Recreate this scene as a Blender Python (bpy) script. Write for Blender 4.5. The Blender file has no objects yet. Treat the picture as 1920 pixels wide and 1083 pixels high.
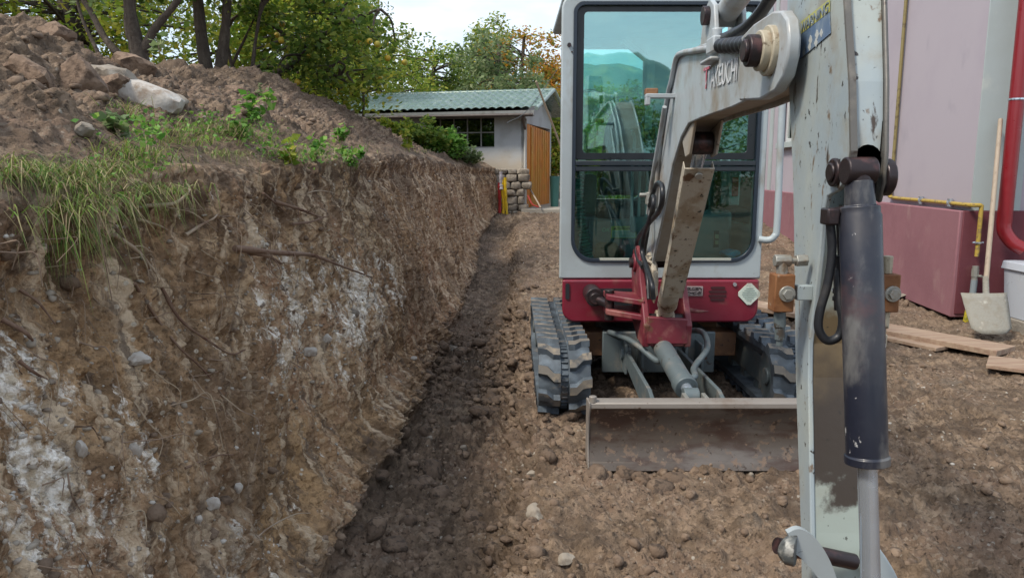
import bpy, bmesh, math, random
import numpy as np
from mathutils import Vector, Matrix
from mathutils.bvhtree import BVHTree
random.seed(7); RNG = np.random.default_rng(7)
S = bpy.context.scene
COL = S.collection
# ------------------------------------------------------------------ camera, world, sun, exposure
CAMH = 1.4; PITCH = math.atan(221/1400)
cam = bpy.data.cameras.new('camera'); co = bpy.data.objects.new('camera', cam); COL.objects.link(co)
cam.sensor_width = 36; cam.lens = 36*1400/1920; cam.clip_start = .05; cam.clip_end = 3000
co.location = (0, 0, CAMH); co.rotation_euler = (math.pi/2-PITCH, 0, 0); S.camera = co
SUN_EL, SUN_AZ = math.radians(52), math.radians(235)       # azimuth clockwise from +Y
w = bpy.data.worlds.new("World"); S.world = w; w.use_nodes = True
nt = w.node_tree; nt.nodes.clear()
wo = nt.nodes.new('ShaderNodeOutputWorld'); bg = nt.nodes.new('ShaderNodeBackground')
sky = nt.nodes.new('ShaderNodeTexSky'); sky.sky_type = 'NISHITA'; sky.sun_disc = False
sky.sun_elevation = SUN_EL; sky.sun_rotation = SUN_AZ; sky.air_density = 1.0; sky.dust_density = 1.2
tc = nt.nodes.new('ShaderNodeTexCoord'); mp = nt.nodes.new('ShaderNodeMapping'); mp.inputs['Scale'].default_value = (1.3, 1.3, 4.0)
nz = nt.nodes.new('ShaderNodeTexNoise'); nz.inputs['Scale'].default_value = 2.1; nz.inputs['Detail'].default_value = 7; nz.inputs['Roughness'].default_value = .55
cr = nt.nodes.new('ShaderNodeValToRGB'); cr.color_ramp.elements[0].position = .40; cr.color_ramp.elements[1].position = .66
cr.color_ramp.elements[0].color = (.30, .30, .30, 1)
mx = nt.nodes.new('ShaderNodeMix'); mx.data_type = 'RGBA'; mx.inputs[7].default_value = (6.5, 7.0, 7.6, 1)
L = nt.links.new
L(tc.outputs['Generated'], mp.inputs[0]); L(mp.outputs[0], nz.inputs['Vector']); L(nz.outputs['Fac'], cr.inputs[0])
L(cr.outputs['Color'], mx.inputs[0]); L(sky.outputs[0], mx.inputs[6]); L(mx.outputs[2], bg.inputs[0])
bg.inputs[1].default_value = 0.12; L(bg.outputs[0], wo.inputs[0])
sun = bpy.data.lights.new('sun', 'SUN'); so = bpy.data.objects.new('sun', sun); COL.objects.link(so)
sun.energy = 2.3; sun.angle = math.radians(12); sun.color = (1, .91, .78)
sd = Vector((math.sin(SUN_AZ)*math.cos(SUN_EL), math.cos(SUN_AZ)*math.cos(SUN_EL), math.sin(SUN_EL)))
so.rotation_euler = sd.to_track_quat('Z', 'Y').to_euler(); so.location = (0, 0, 30)
S.view_settings.view_transform = 'Standard'; S.view_settings.look = 'None'
S.view_settings.exposure = 0.68; S.view_settings.gamma = 1.0
S.render.engine = 'CYCLES'
S.cycles.max_bounces = 8; S.cycles.transparent_max_bounces = 16; S.cycles.caustics_reflective = False; S.cycles.caustics_refractive = False

# ------------------------------------------------------------------ helpers
def ray(px, py):
    u = (px-960)/1400; v = (541-py)/1400; c, s = math.cos(PITCH), math.sin(PITCH)
    return u, c+v*s, -s+v*c
def onplane(px, py, X0, m):
    u, a, b = ray(px, py); t = X0/(u-m*a); return (u*t, t*a, CAMH+t*b)
def atY(px, py, Y):
    u, a, b = ray(px, py); t = Y/a; return (u*t, Y, CAMH+t*b)
def atZ(px, py, z):
    u, a, b = ray(px, py); t = (z-CAMH)/b; return (u*t, t*a, z)

_perm = np.random.default_rng(3).permutation(256).astype(np.int64); _perm = np.concatenate([_perm, _perm])
_g = np.random.default_rng(4).normal(size=(256, 3)); _g /= np.linalg.norm(_g, axis=1)[:, None]
def perlin(p):
    i = np.floor(p).astype(np.int64); f = p-i; i &= 255
    u = f*f*f*(f*(f*6-15)+10)
    r = 0
    for dx in (0, 1):
        for dy in (0, 1):
            for dz in (0, 1):
                h = _perm[_perm[_perm[(i[:, 0]+dx) & 255]+((i[:, 1]+dy) & 255)]+((i[:, 2]+dz) & 255)]
                g = _g[h]
                d = g[:, 0]*(f[:, 0]-dx)+g[:, 1]*(f[:, 1]-dy)+g[:, 2]*(f[:, 2]-dz)
                wx = u[:, 0] if dx else 1-u[:, 0]; wy = u[:, 1] if dy else 1-u[:, 1]; wz = u[:, 2] if dz else 1-u[:, 2]
                r = r+d*wx*wy*wz
    return r*1.6
def fbm(p, o=4, mode=0):
    r = 0; a = 1; t = 0
    for k in range(o):
        n = perlin(p*(2.03**k)+k*17.3)
        if mode == 1: n = np.abs(n)*2-.5
        r = r+a*n; t += a; a *= .5
    return r/t

class MB:
    def __init__(s): s.v = []; s.f = []; s.m = []
    def add(s, vs, fs, m=0):
        o = len(s.v); s.v += [tuple(v) for v in vs]
        for f in fs: s.f.append(tuple(i+o for i in f)); s.m.append(m)
        return s
    def box(s, c, d, rot=None, m=0):
        R = rot.to_matrix() if rot else Matrix.Identity(3)
        c = Vector(c); vs = []
        for x in (-.5, .5):
            for y in (-.5, .5):
                for z in (-.5, .5): vs.append(c+R@Vector((x*d[0], y*d[1], z*d[2])))
        return s.add(vs, [(0,1,3,2),(4,6,7,5),(0,4,5,1),(2,3,7,6),(0,2,6,4),(1,5,7,3)], m)
    def bb(s, x0, x1, y0, y1, z0, z1, m=0): return s.box(((x0+x1)/2, (y0+y1)/2, (z0+z1)/2), (x1-x0, y1-y0, z1-z0), None, m)
    def prism(s, pts, vec, m=0):
        n = len(pts); vec = Vector(vec); a = [Vector(p) for p in pts]; b = [p+vec for p in a]
        fs = [tuple(range(n))[::-1], tuple(range(n, 2*n))]+[(i, (i+1) % n, n+(i+1) % n, n+i) for i in range(n)]
        return s.add(a+b, fs, m)
    def ring(s, outer, inner, vec, m=0):
        n = len(outer); vec = Vector(vec)
        o = [Vector(p) for p in outer]; i_ = [Vector(p) for p in inner]
        vs = o+i_+[p+vec for p in o]+[p+vec for p in i_]
        fs = []
        for k in range(n):
            j = (k+1) % n
            fs += [(k, j, n+j, n+k), (2*n+k, 3*n+k, 3*n+j, 2*n+j), (k, 2*n+k, 2*n+j, j), (n+k, n+j, 3*n+j, 3*n+k)]
        return s.add(vs, fs, m)
    def tube(s, pts, r, n=8, m=0, cap=True):
        pts = [Vector(p) for p in pts]; k = len(pts)
        rs = r if isinstance(r, (list, tuple)) else [r]*k
        t0 = (pts[1]-pts[0]).normalized(); up = Vector((0, 0, 1)) if abs(t0.z) < .9 else Vector((1, 0, 0))
        nrm = t0.cross(up).normalized(); vs = []
        for i, p in enumerate(pts):
            t = (pts[min(i+1, k-1)]-pts[max(i-1, 0)])
            t = t.normalized() if t.length > 1e-9 else t0
            nrm = (nrm-t*nrm.dot(t)).normalized(); b = t.cross(nrm)
            for j in range(n):
                a = 2*math.pi*j/n; vs.append(p+(nrm*math.cos(a)+b*math.sin(a))*rs[i])
        fs = [(i*n+j, i*n+(j+1) % n, (i+1)*n+(j+1) % n, (i+1)*n+j) for i in range(k-1) for j in range(n)]
        if cap: fs += [tuple(range(n))[::-1], tuple(range((k-1)*n, k*n))]
        return s.add(vs, fs, m)
    def cyl(s, a, b, r, n=20, m=0, r2=None): return s.tube([a, b], [r, r if r2 is None else r2], n, m)
    def build(s, name, mat, parent=None, bevel=0, smooth=38, root=None):
        o = Vector(root_of(parent)) if parent is not None else Vector((0, 0, 0))
        if root is not None: o = Vector(root)
        me = bpy.data.meshes.new(name)
        me.from_pydata([tuple(Vector(v)-o) for v in s.v], [], s.f)
        for mm in (mat if isinstance(mat, (list, tuple)) else [mat]): me.materials.append(mm)
        if isinstance(mat, (list, tuple)): me.polygons.foreach_set('material_index', s.m)
        bm = bmesh.new(); bm.from_mesh(me); bmesh.ops.recalc_face_normals(bm, faces=bm.faces); bm.to_mesh(me); bm.free()
        if smooth:
            me.polygons.foreach_set('use_smooth', [True]*len(me.polygons)); me.set_sharp_from_angle(angle=math.radians(smooth))
        ob = bpy.data.objects.new(name, me); COL.objects.link(ob)
        if parent is not None: ob.parent = parent
        if root is not None: ob.location = o
        if bevel:
            b = ob.modifiers.new('bevel', 'BEVEL'); b.width = bevel; b.segments = 2; b.limit_method = 'ANGLE'; b.angle_limit = math.radians(40)
        return ob
ROOTS = {}
def root_of(o):
    while o.parent is not None: o = o.parent
    return ROOTS.get(o.name, tuple(o.location))
def tag(o, label, cat, group=None, kind=None):
    if label: o['label'] = label
    if cat: o['category'] = cat
    if group: o['group'] = group
    if kind: o['kind'] = kind
    return o
def thing(name, loc, label, cat, group=None):
    o = bpy.data.objects.new(name, None); COL.objects.link(o); o.location = loc; o.empty_display_size = .2
    ROOTS[o.name] = tuple(loc); return tag(o, label, cat, group)
def rrect(x0, x1, z0, z1, r, y, n=6):
    """rounded rectangle in an xz plane; r = radii bottom-left, bottom-right, top-right, top-left"""
    out = []
    for (cx, cz, a0, rr) in ((x0+r[0], z0+r[0], 180, r[0]), (x1-r[1], z0+r[1], 270, r[1]), (x1-r[2], z1-r[2], 0, r[2]), (x0+r[3], z1-r[3], 90, r[3])):
        for k in range(n+1):
            a = math.radians(a0+90*k/n); out.append((cx+rr*math.cos(a), y, cz+rr*math.sin(a)))
    return out
def bez(pts, n=10):
    """Catmull-Rom through pts"""
    P = [Vector(p) for p in pts]; P = [P[0]*2-P[1]]+P+[P[-1]*2-P[-2]]; out = []
    for i in range(1, len(P)-2):
        for k in range(n):
            t = k/n
            out.append(.5*((2*P[i])+(P[i+1]-P[i-1])*t+(2*P[i-1]-5*P[i]+4*P[i+1]-P[i+2])*t*t+(3*P[i]-P[i-1]-3*P[i+1]+P[i+2])*t**3))
    out.append(P[-2]); return out

# ------------------------------------------------------------------ materials
class NT:
    def __init__(s, name):
        s.m = bpy.data.materials.new(name); s.m.use_nodes = True; s.t = s.m.node_tree; s.t.nodes.clear()
        s.out = s.n('OutputMaterial'); s.b = s.n('BsdfPrincipled'); s.l(s.b.outputs[0], s.out.inputs[0])
        s.tc = s.n('TexCoord'); s.co = s.tc.outputs['Object']
    def n(s, k, **kw):
        x = s.t.nodes.new('ShaderNode'+k)
        for a, b in kw.items(): setattr(x, a, b)
        return x
    def l(s, a, b): s.t.links.new(a, b)
    def noise(s, scale, detail=5, rough=.55, stretch=None, co=None, dist=0):
        x = s.n('TexNoise'); x.inputs['Scale'].default_value = scale; x.inputs['Detail'].default_value = detail
        x.inputs['Roughness'].default_value = rough; x.inputs['Distortion'].default_value = dist
        c = co or s.co
        if stretch:
            m = s.n('Mapping'); m.inputs['Scale'].default_value = stretch; s.l(c, m.inputs[0]); c = m.outputs[0]
        s.l(c, x.inputs['Vector']); return x.outputs['Fac']
    def ramp(s, f, lo, hi):
        x = s.n('MapRange'); x.interpolation_type = 'SMOOTHSTEP'; x.inputs[1].default_value = lo; x.inputs[2].default_value = hi; s.l(f, x.inputs[0]); return x.outputs[0]
    def mix(s, a, b, f):
        x = s.n('Mix', data_type='RGBA')
        for v, i in ((a, 6), (b, 7)):
            if isinstance(v, (tuple, list)): x.inputs[i].default_value = (*v[:3], 1)
            else: s.l(v, x.inputs[i])
        if isinstance(f, (int, float)): x.inputs[0].default_value = f
        else: s.l(f, x.inputs[0])
        return x.outputs[2]
    def math(s, op, a, b=0, c=None):
        x = s.n('Math', operation=op)
        for v, i in ((a, 0), (b, 1), (c, 2)):
            if v is None: continue
            if isinstance(v, (int, float)): x.inputs[i].default_value = v
            else: s.l(v, x.inputs[i])
        return x.outputs[0]
    def bump(s, h, strength=.3, dist=.01, prev=None):
        x = s.n('Bump'); x.inputs['Strength'].default_value = strength; x.inputs['Distance'].default_value = dist; s.l(h, x.inputs['Height'])
        if prev: s.l(prev, x.inputs['Normal'])
        s.l(x.outputs[0], s.b.inputs['Normal']); return x.outputs[0]
    def set(s, **kw):
        for k, v in kw.items():
            i = s.b.inputs[{'base': 'Base Color', 'rough': 'Roughness', 'metal': 'Metallic', 'spec': 'Specular IOR Level', 'coat': 'Coat Weight', 'trans': 'Transmission Weight', 'emit': 'Emission Color', 'es': 'Emission Strength', 'sheen': 'Sheen Weight'}[k]]
            if hasattr(v, 'links'): s.l(v, i)
            elif isinstance(v, (tuple, list)): i.default_value = (*v[:3], 1)
            else: i.default_value = v
def M(name, base, rough=.6, metal=0, layers=(), bump=None, spec=.5, coat=0):
    """layers: (colour, scale, lo, hi, detail, stretch)"""
    x = NT(name); c = base
    for ly in layers:
        col, sc, lo, hi = ly[:4]; det = ly[4] if len(ly) > 4 else 5; st = ly[5] if len(ly) > 5 else None
        c = x.mix(c, col, x.ramp(x.noise(sc, det, .6, st), lo, hi))
    x.set(base=c, rough=rough, metal=metal, spec=spec, coat=coat)
    if layers or isinstance(rough, float):
        rr = x.n('MapRange'); rr.inputs[1].default_value = .3; rr.inputs[2].default_value = .7; rr.inputs[3].default_value = max(0, rough-.1); rr.inputs[4].default_value = min(1, rough+.1)
        x.l(x.noise(14, 4), rr.inputs[0]); x.l(rr.outputs[0], x.b.inputs['Roughness'])
    if bump: x.bump(x.noise(bump[0], 6, .6), bump[1], bump[2] if len(bump) > 2 else .004)
    return x.m
MUD = (.115, .078, .05); DUST = (.25, .20, .15); RUST = (.12, .05, .028)
paint = M('pale_paint', (.38, .44, .465), .42, 0, [((.33, .37, .385), 2.5, .4, .65), ((.26, .25, .22), 5, .54, .74, 10, (1, 1, .5)), (RUST, 28, .70, .76, 6), ((.09, .07, .055), 60, .71, .77, 4)], (60, .06))
boomp = M('boom_paint', (.38, .42, .445), .40, 0, [((.28, .265, .235), 5, .46, .68, 9), (DUST, 3, .55, .75, 8), ((.10, .06, .04), 20, .66, .74, 8), ((.06, .05, .045), 55, .70, .75, 5)], (70, .08))
stickp = M('stick_paint', (.37, .41, .39), .42, 0, [((.31, .37, .40), 2.2, .42, .62), ((.29, .27, .22), 5, .50, .68, 9), ((.17, .125, .085), 24, .60, .68, 10, (1, 1, .6)), ((.035, .03, .027), 44, .63, .665, 8), ((.06, .045, .035), 13, .64, .68, 9, (1, 1, .3))], (60, .1))
x = NT('stick_face_paint')   # front plate: worn to a brown oily film over its middle
geo = x.n('NewGeometry'); sp = x.n('SeparateXYZ'); x.l(geo.outputs['Position'], sp.inputs[0])
nn = x.noise(7, 8, .6); zz = x.math('ADD', sp.outputs['Z'], x.math('MULTIPLY', x.math('SUBTRACT', nn, .5), .42))
band = x.math('MULTIPLY', x.ramp(zz, .66, .70), x.math('SUBTRACT', 1.0, x.ramp(zz, 1.05, 1.12)))
c = x.mix((.31, .36, .33), (.26, .24, .19), x.ramp(x.noise(6, 7), .5, .75))
brown = x.mix((.045, .034, .026), (.15, .11, .06), x.ramp(zz, .80, 1.02))
c = x.mix(c, brown, band); c = x.mix(c, (.03, .025, .02), x.ramp(x.noise(45, 7, .6), .64, .70)); x.set(base=c, rough=.42); x.bump(x.noise(40, 6), .15, .004); stickface = x.m
redp = M('red_paint', (.19, .013, .03), .38, 0, [((.14, .010, .025), 3, .45, .7), ((.18, .08, .065), 5, .55, .74, 9), ((.10, .05, .04), 30, .68, .75)], (60, .05), coat=.15)
redworn = M('worn_red_paint', (.15, .018, .03), .5, 0, [((.25, .09, .08), 7, .50, .66, 9), (RUST, 13, .58, .68, 8), (DUST, 5, .60, .8, 6)], (50, .15))
rustm = M('rusty_steel', (.17, .085, .045), .75, 0, [((.26, .13, .06), 9, .45, .65, 8), ((.30, .27, .23), 6, .58, .72, 8), ((.05, .035, .03), 30, .6, .7)], (60, .25))
muddy = M('muddy_plate', (.40, .36, .29), .65, 0, [((.28, .22, .15), 9, .48, .62, 9), ((.12, .065, .035), 18, .58, .66, 9), ((.02, .015, .012), 26, .63, .67, 8, (1, 1, 2.2)), ((.38, .33, .25), 8, .62, .74, 6)], (50, .35, .008))
tanp = M('dusty_underside', (.34, .32, .28), .6, 0, [((.28, .23, .17), 5, .45, .7), ((.10, .07, .05), 25, .66, .72)], (50, .12))
bladem = M('blade_steel', (.115, .095, .08), .42, .35, [((.07, .043, .034), 3.2, .45, .62, 8, (1, 1, 3)), ((.16, .14, .125), 2.2, .52, .72, 8, (1, 1, 3.5)), ((.20, .14, .10), 22, .54, .64, 10), ((.06, .04, .03), 34, .60, .68, 8), ((.33, .30, .26), 60, .70, .74, 4)], (50, .15))
bladetop = M('blade_lip_steel', (.27, .245, .22), .5, .2, [((.22, .18, .15), 6, .5, .7, 8), ((.12, .08, .06), 40, .66, .72)], (50, .15))
steelblue = M('grey_blue_steel', (.115, .145, .155), .5, .2, [((.24, .22, .19), 8, .5, .75, 8), ((.07, .06, .05), 24, .62, .7), (RUST, 12, .68, .74)], (50, .15))
cylm = M('dark_cylinder_paint', (.010, .013, .025), .42, 0, [((.03, .03, .038), 4, .42, .62, 8), ((.11, .11, .11), 9, .50, .64, 10, (1, 1, .4)), ((.40, .40, .40), 34, .66, .70, 9, (1, 1, .7)), ((.055, .03, .035), 5, .60, .72)], (50, .1), coat=.1)
chrome = M('chrome_rod', (.55, .62, .70), .24, .75)
rub = M('track_rubber', (.06, .075, .09), .7, 0, [((.13, .165, .20), 8, .42, .7, 7), (DUST, 7, .58, .74, 8)], (60, .3))
lugm = M('muddy_lug', (.15, .135, .115), .8, 0, [((.24, .20, .15), 12, .5, .66, 8), ((.06, .065, .07), 11, .50, .62, 9)], (70, .3))
black = M('black_rubber_hose', (.014, .016, .02), .42, 0, [((.05, .045, .04), 10, .55, .75)], (80, .15))
blackp = M('black_plastic', (.018, .022, .026), .45, 0, [((.05, .05, .05), 6, .6, .8)])
greyp = M('dark_grey_panel', (.16, .195, .21), .5, 0, [((.15, .16, .16), 5, .5, .75)])
greyl = M('light_grey_panel', (.42, .47, .48), .55, 0, [((.34, .37, .38), 4, .5, .75)])
seatm = M('seat_cloth', (.05, .06, .07), .85, 0, [((.06, .07, .08), 30, .5, .7)], (200, .2))
brassm = M('fitting_steel', (.34, .34, .31), .42, .5, [((.22, .15, .09), 14, .55, .7, 8)], (60, .15))
orust = M('orange_rust', (.20, .085, .03), .75, 0, [((.16, .06, .02), 20, .5, .65, 8), ((.36, .33, .26), 14, .56, .66, 8)], (80, .3))
darkpin = M('greasy_pin', (.03, .022, .024), .4, .4, [((.09, .045, .045), 25, .5, .7)], (60, .2))
cream = M('rubbed_cream_paint', (.40, .36, .27), .5, 0, [((.10, .07, .04), 30, .55, .65, 8), ((.22, .15, .09), 12, .5, .7, 8)], (60, .15))
woodm = M('plank_wood', (.34, .25, .18), .8, 0, [((.26, .17, .12), 3, .4, .65, 8, (1, 9, 9)), ((.17, .12, .09), 12, .58, .72, 8, (.5, 5, 5)), ((.42, .34, .25), 5, .6, .75)], (60, .3))
handlem = M('handle_wood', (.36, .29, .22), .7, 0, [((.27, .21, .16), 8, .5, .7, 6, (4, 4, .5))])
shovelm = M('cement_coated_steel', (.26, .25, .215), .85, 0, [((.24, .22, .18), 14, .45, .65, 9), ((.42, .41, .36), 7, .58, .7, 8)], (70, .6, .01))
pailm = M('white_pail_plastic', (.46, .50, .56), .35, 0, [((.48, .51, .55), 4, .5, .75), ((.2, .2, .2), 30, .70, .74)])
pipey = M('yellow_gas_pipe', (.40, .28, .05), .5, 0, [((.20, .14, .06), 18, .5, .62, 9), ((.10, .06, .03), 40, .60, .68, 8)], (80, .2))
pipeo = M('olive_gas_pipe', (.22, .18, .07), .5, 0, [((.12, .09, .04), 18, .5, .65, 9)], (80, .15))
redpipe = M('red_downpipe', (.20, .009, .015), .35, 0, [((.20, .012, .018), 3, .4, .7), ((.45, .38, .35), 60, .74, .77)], coat=.2)
stone = M('field_stone', (.28, .245, .20), .9, 0, [((.14, .115, .09), 8, .45, .65, 9), ((.33, .31, .27), 5, .55, .7, 8)], (50, .5, .01))
chalk = M('pale_limestone', (.46, .43, .39), .9, 0, [((.26, .20, .15), 7, .48, .66, 9), ((.55, .54, .51), 9, .55, .7, 8)], (50, .5, .01))
clodm = M('earth_clod', (.19, .13, .09), .95, 0, [((.27, .19, .135), 9, .45, .65, 9), ((.10, .065, .045), 24, .5, .66, 8)], (60, .8, .01))
rootm = M('root_bark', (.20, .13, .09), .85, 0, [((.12, .06, .04), 14, .45, .65), ((.34, .27, .20), 10, .6, .75)], (90, .4))
twigm = M('bare_twig', (.38, .30, .22), .8, 0, [((.24, .16, .11), 10, .5, .7)])
bark = M('bark', (.065, .05, .04), .95, 0, [((.11, .09, .07), 7, .45, .65, 9, (4, 4, 1)), ((.03, .022, .018), 14, .52, .68, 8, (4, 4, 1))], (30, .9, .02))
def leafmat(name, cols, tr=.48):
    x = NT(name); g = x.n('NewGeometry'); r = x.n('ValToRGB'); e = r.color_ramp
    while len(e.elements) > 1: e.elements.remove(e.elements[-1])
    e.elements[0].position = 0; e.elements[0].color = (*cols[0], 1)
    for i, c in enumerate(cols[1:]):
        k = e.elements.new((i+1)/(len(cols)-1)); k.color = (*c, 1)
    x.l(g.outputs['Random Per Island'], r.inputs[0])
    c = x.mix(r.outputs[0], x.mix(r.outputs[0], (.03, .05, .012), .35), x.ramp(x.noise(1.1, 3), .42, .62))
    x.set(base=c, rough=.5, spec=.35)
    t = x.n('BsdfTranslucent'); x.l(c, t.inputs[0]); mm = x.n('MixShader'); mm.inputs[0].default_value = tr
    x.l(x.b.outputs[0], mm.inputs[1]); x.l(t.outputs[0], mm.inputs[2]); x.l(mm.outputs[0], x.out.inputs[0]); return x.m
lf_green = leafmat('leaf_green', [(.06, .12, .02), (.11, .20, .03), (.17, .27, .04), (.24, .33, .06), (.38, .40, .07)])
lf_bright = leafmat('leaf_bright', [(.14, .24, .03), (.22, .34, .04), (.32, .42, .06), (.42, .46, .07), (.55, .48, .07)])
lf_dark = leafmat('leaf_dark', [(.02, .065, .025), (.04, .10, .04), (.07, .15, .05), (.12, .19, .06), (.26, .26, .06)])
lf_silver = leafmat('leaf_grey_green', [(.11, .18, .07), (.17, .25, .10), (.24, .31, .14), (.33, .37, .20)])
lf_autumn = leafmat('leaf_autumn', [(.20, .26, .05), (.36, .32, .05), (.58, .36, .05), (.62, .26, .03), (.50, .18, .03)])
lf_grass = leafmat('grass_blades', [(.06, .13, .025), (.11, .21, .035), (.17, .29, .05), (.28, .36, .08), (.42, .37, .19), (.36, .28, .16), (.22, .16, .10)], .3)
lf_weed = leafmat('leaf_weed', [(.08, .22, .03), (.12, .30, .045), (.18, .38, .06), (.28, .42, .08)], .4)
fruitm = M('quince_skin', (.50, .34, .03), .45, 0, [((.32, .32, .04), 9, .5, .7)])
def glassmat(name, tint, refl=1.0, base=0.0, rt_=(.85, .97, .95)):
    x = NT(name); x.t.nodes.remove(x.b)
    t = x.n('BsdfTransparent'); t.inputs[0].default_value = (*tint, 1); g = x.n('BsdfGlossy'); g.inputs[0].default_value = (*rt_, 1); g.inputs['Roughness'].default_value = .015
    fr = x.n('Fresnel'); fr.inputs[0].default_value = 1.52; m = x.n('MixShader')
    x.l(x.math('ADD', x.math('MULTIPLY', fr.outputs[0], refl), base), m.inputs[0]); x.l(t.outputs[0], m.inputs[1]); x.l(g.outputs[0], m.inputs[2]); x.l(m.outputs[0], x.out.inputs[0])
    b = x.n('Bump'); b.inputs['Strength'].default_value = .08; b.inputs['Distance'].default_value = .01; x.l(x.noise(3, 2), b.inputs['Height']); x.l(b.outputs[0], g.inputs['Normal'])
    return x.m
glass = glassmat('tinted_glass', (.72, .92, .89), 1.2, .03)
glassc = glassmat('coated_tinted_glass', (.74, .98, .96), 1.2, .22, (.75, 1, .99))
glass2 = glassmat('window_glass', (.30, .34, .36), 2.0)

# soil: colour follows where chalk, ochre clay and dark humus lie
x = NT('soil'); at = lambda n: x.n('Attribute', attribute_name=n).outputs['Fac']
n1 = x.noise(1.7, 8, .62); n2 = x.noise(9, 9, .66); n3 = x.noise(45, 7, .6); n4 = x.noise(130, 4, .6)
c = x.mix((.13, .086, .053), (.31, .215, .138), x.ramp(n2, .38, .64))
c = x.mix(c, (.245, .16, .105), x.ramp(n1, .46, .62))
c = x.mix(c, (.075, .050, .034), x.ramp(n3, .54, .66))
c = x.mix(c, (.38, .295, .205), x.ramp(x.noise(26, 9, .7), .60, .70))
c = x.mix(c, (.34, .225, .125), x.math('MULTIPLY', at('ochre'), x.ramp(n2, .40, .58)))
c = x.mix(c, (.085, .058, .041), x.math('MULTIPLY', at('humus'), x.ramp(n2, .64, .42)))
c = x.mix(c, (.175, .135, .10), x.math('MULTIPLY', x.math('SUBTRACT', 1, at('humus')), x.ramp(x.noise(2.6, 9, .7), .55, .66)))
hm = x.ramp(x.math('ADD', at('chalk'), x.math('MULTIPLY', x.math('SUBTRACT', x.noise(7, 10, .75, (1, 1.6, .6)), .5), 3.0)), .56, .78)
c = x.mix(c, x.mix((.68, .65, .60), (.42, .36, .28), x.ramp(n3, .42, .6)), hm)
mpr = x.n('Mapping'); mpr.inputs['Rotation'].default_value = (.28, 0, 0); x.l(x.co, mpr.inputs[0])
stk = x.noise(2.0, 8, .68, (1, 7, .8), mpr.outputs[0]); stk2 = x.noise(3.1, 9, .7, (1, 6, .9), mpr.outputs[0])
c = x.mix(c, (.42, .335, .245), x.math('MULTIPLY', at('face'), x.ramp(stk, .50, .62)))
c = x.mix(c, (.085, .065, .052), x.math('MULTIPLY', at('face'), x.math('MULTIPLY', x.ramp(stk2, .53, .64), .8)))
v = x.n('TexVoronoi'); v.inputs['Scale'].default_value = 34; x.l(x.co, v.inputs['Vector'])
c = x.mix(c, (.40, .30, .20), x.math('MULTIPLY', x.ramp(x.noise(.75, 5, .55), .52, .62), x.math('MULTIPLY', x.ramp(n2, .46, .62), .6)))
c = x.mix(c, (.10, .07, .048), x.math('MULTIPLY', x.ramp(x.noise(1.05, 6, .6), .53, .62), .5))
peb = x.math('MULTIPLY', x.ramp(v.outputs['Distance'], .30, .20), x.ramp(x.noise(5, 5), .50, .60))
sel = x.n('SeparateColor'); x.l(v.outputs['Color'], sel.inputs[0])
peb = x.math('MULTIPLY', peb, x.ramp(sel.outputs[0], .72, .80))
c = x.mix(c, (.40, .36, .30), peb)
vc = x.n('TexVoronoi'); vc.inputs['Scale'].default_value = 60; x.l(x.co, vc.inputs['Vector']); sc2 = x.n('SeparateColor'); x.l(vc.outputs['Color'], sc2.inputs[0])
c = x.mix(c, (.055, .037, .025), x.math('MULTIPLY', x.ramp(sc2.outputs[1], .74, .80), x.math('MULTIPLY', x.ramp(n2, .44, .6), .4)))
c = x.mix(c, (.42, .34, .25), x.math('MULTIPLY', x.ramp(sc2.outputs[2], .84, .88), x.math('MULTIPLY', x.ramp(n1, .46, .6), .4)))
hs = x.n('HueSaturation'); x.l(c, hs.inputs['Color']); x.l(x.math('ADD', .86, x.math('MULTIPLY', at('face'), .62)), hs.inputs['Value']); x.l(x.math('ADD', .88, x.math('MULTIPLY', at('face'), .22)), hs.inputs['Saturation']); c = hs.outputs[0]
x.set(base=c, rough=.92, spec=.25)
def crumbs(sc, rnd=1.0):
    d_ = x.n('VectorMath', operation='ADD'); nzc = x.n('TexNoise'); nzc.inputs['Scale'].default_value = sc*.8; x.l(x.co, nzc.inputs['Vector'])
    sc_ = x.n('VectorMath', operation='SCALE'); sc_.inputs['Scale'].default_value = .6/sc; x.l(nzc.outputs['Color'], sc_.inputs[0]); x.l(x.co, d_.inputs[0]); x.l(sc_.outputs[0], d_.inputs[1])
    v_ = x.n('TexVoronoi'); v_.inputs['Scale'].default_value = sc; x.l(d_.outputs[0], v_.inputs['Vector']); return v_
v1 = crumbs(38); v2 = crumbs(95)
b1 = x.bump(n2, .6, .03); b2 = x.bump(n3, .9, .016, b1); b3 = x.bump(n4, .7, .006, b2)
patch = x.ramp(x.noise(3.3, 6, .65), .44, .60)
b4 = x.bump(x.math('MULTIPLY', patch, x.math('SUBTRACT', 1, v1.outputs['Distance'])), .40, .018, b3); b5 = x.bump(x.math('MULTIPLY', patch, x.math('SUBTRACT', 1, v2.outputs['Distance'])), .35, .008, b4)
soil = x.m

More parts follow.
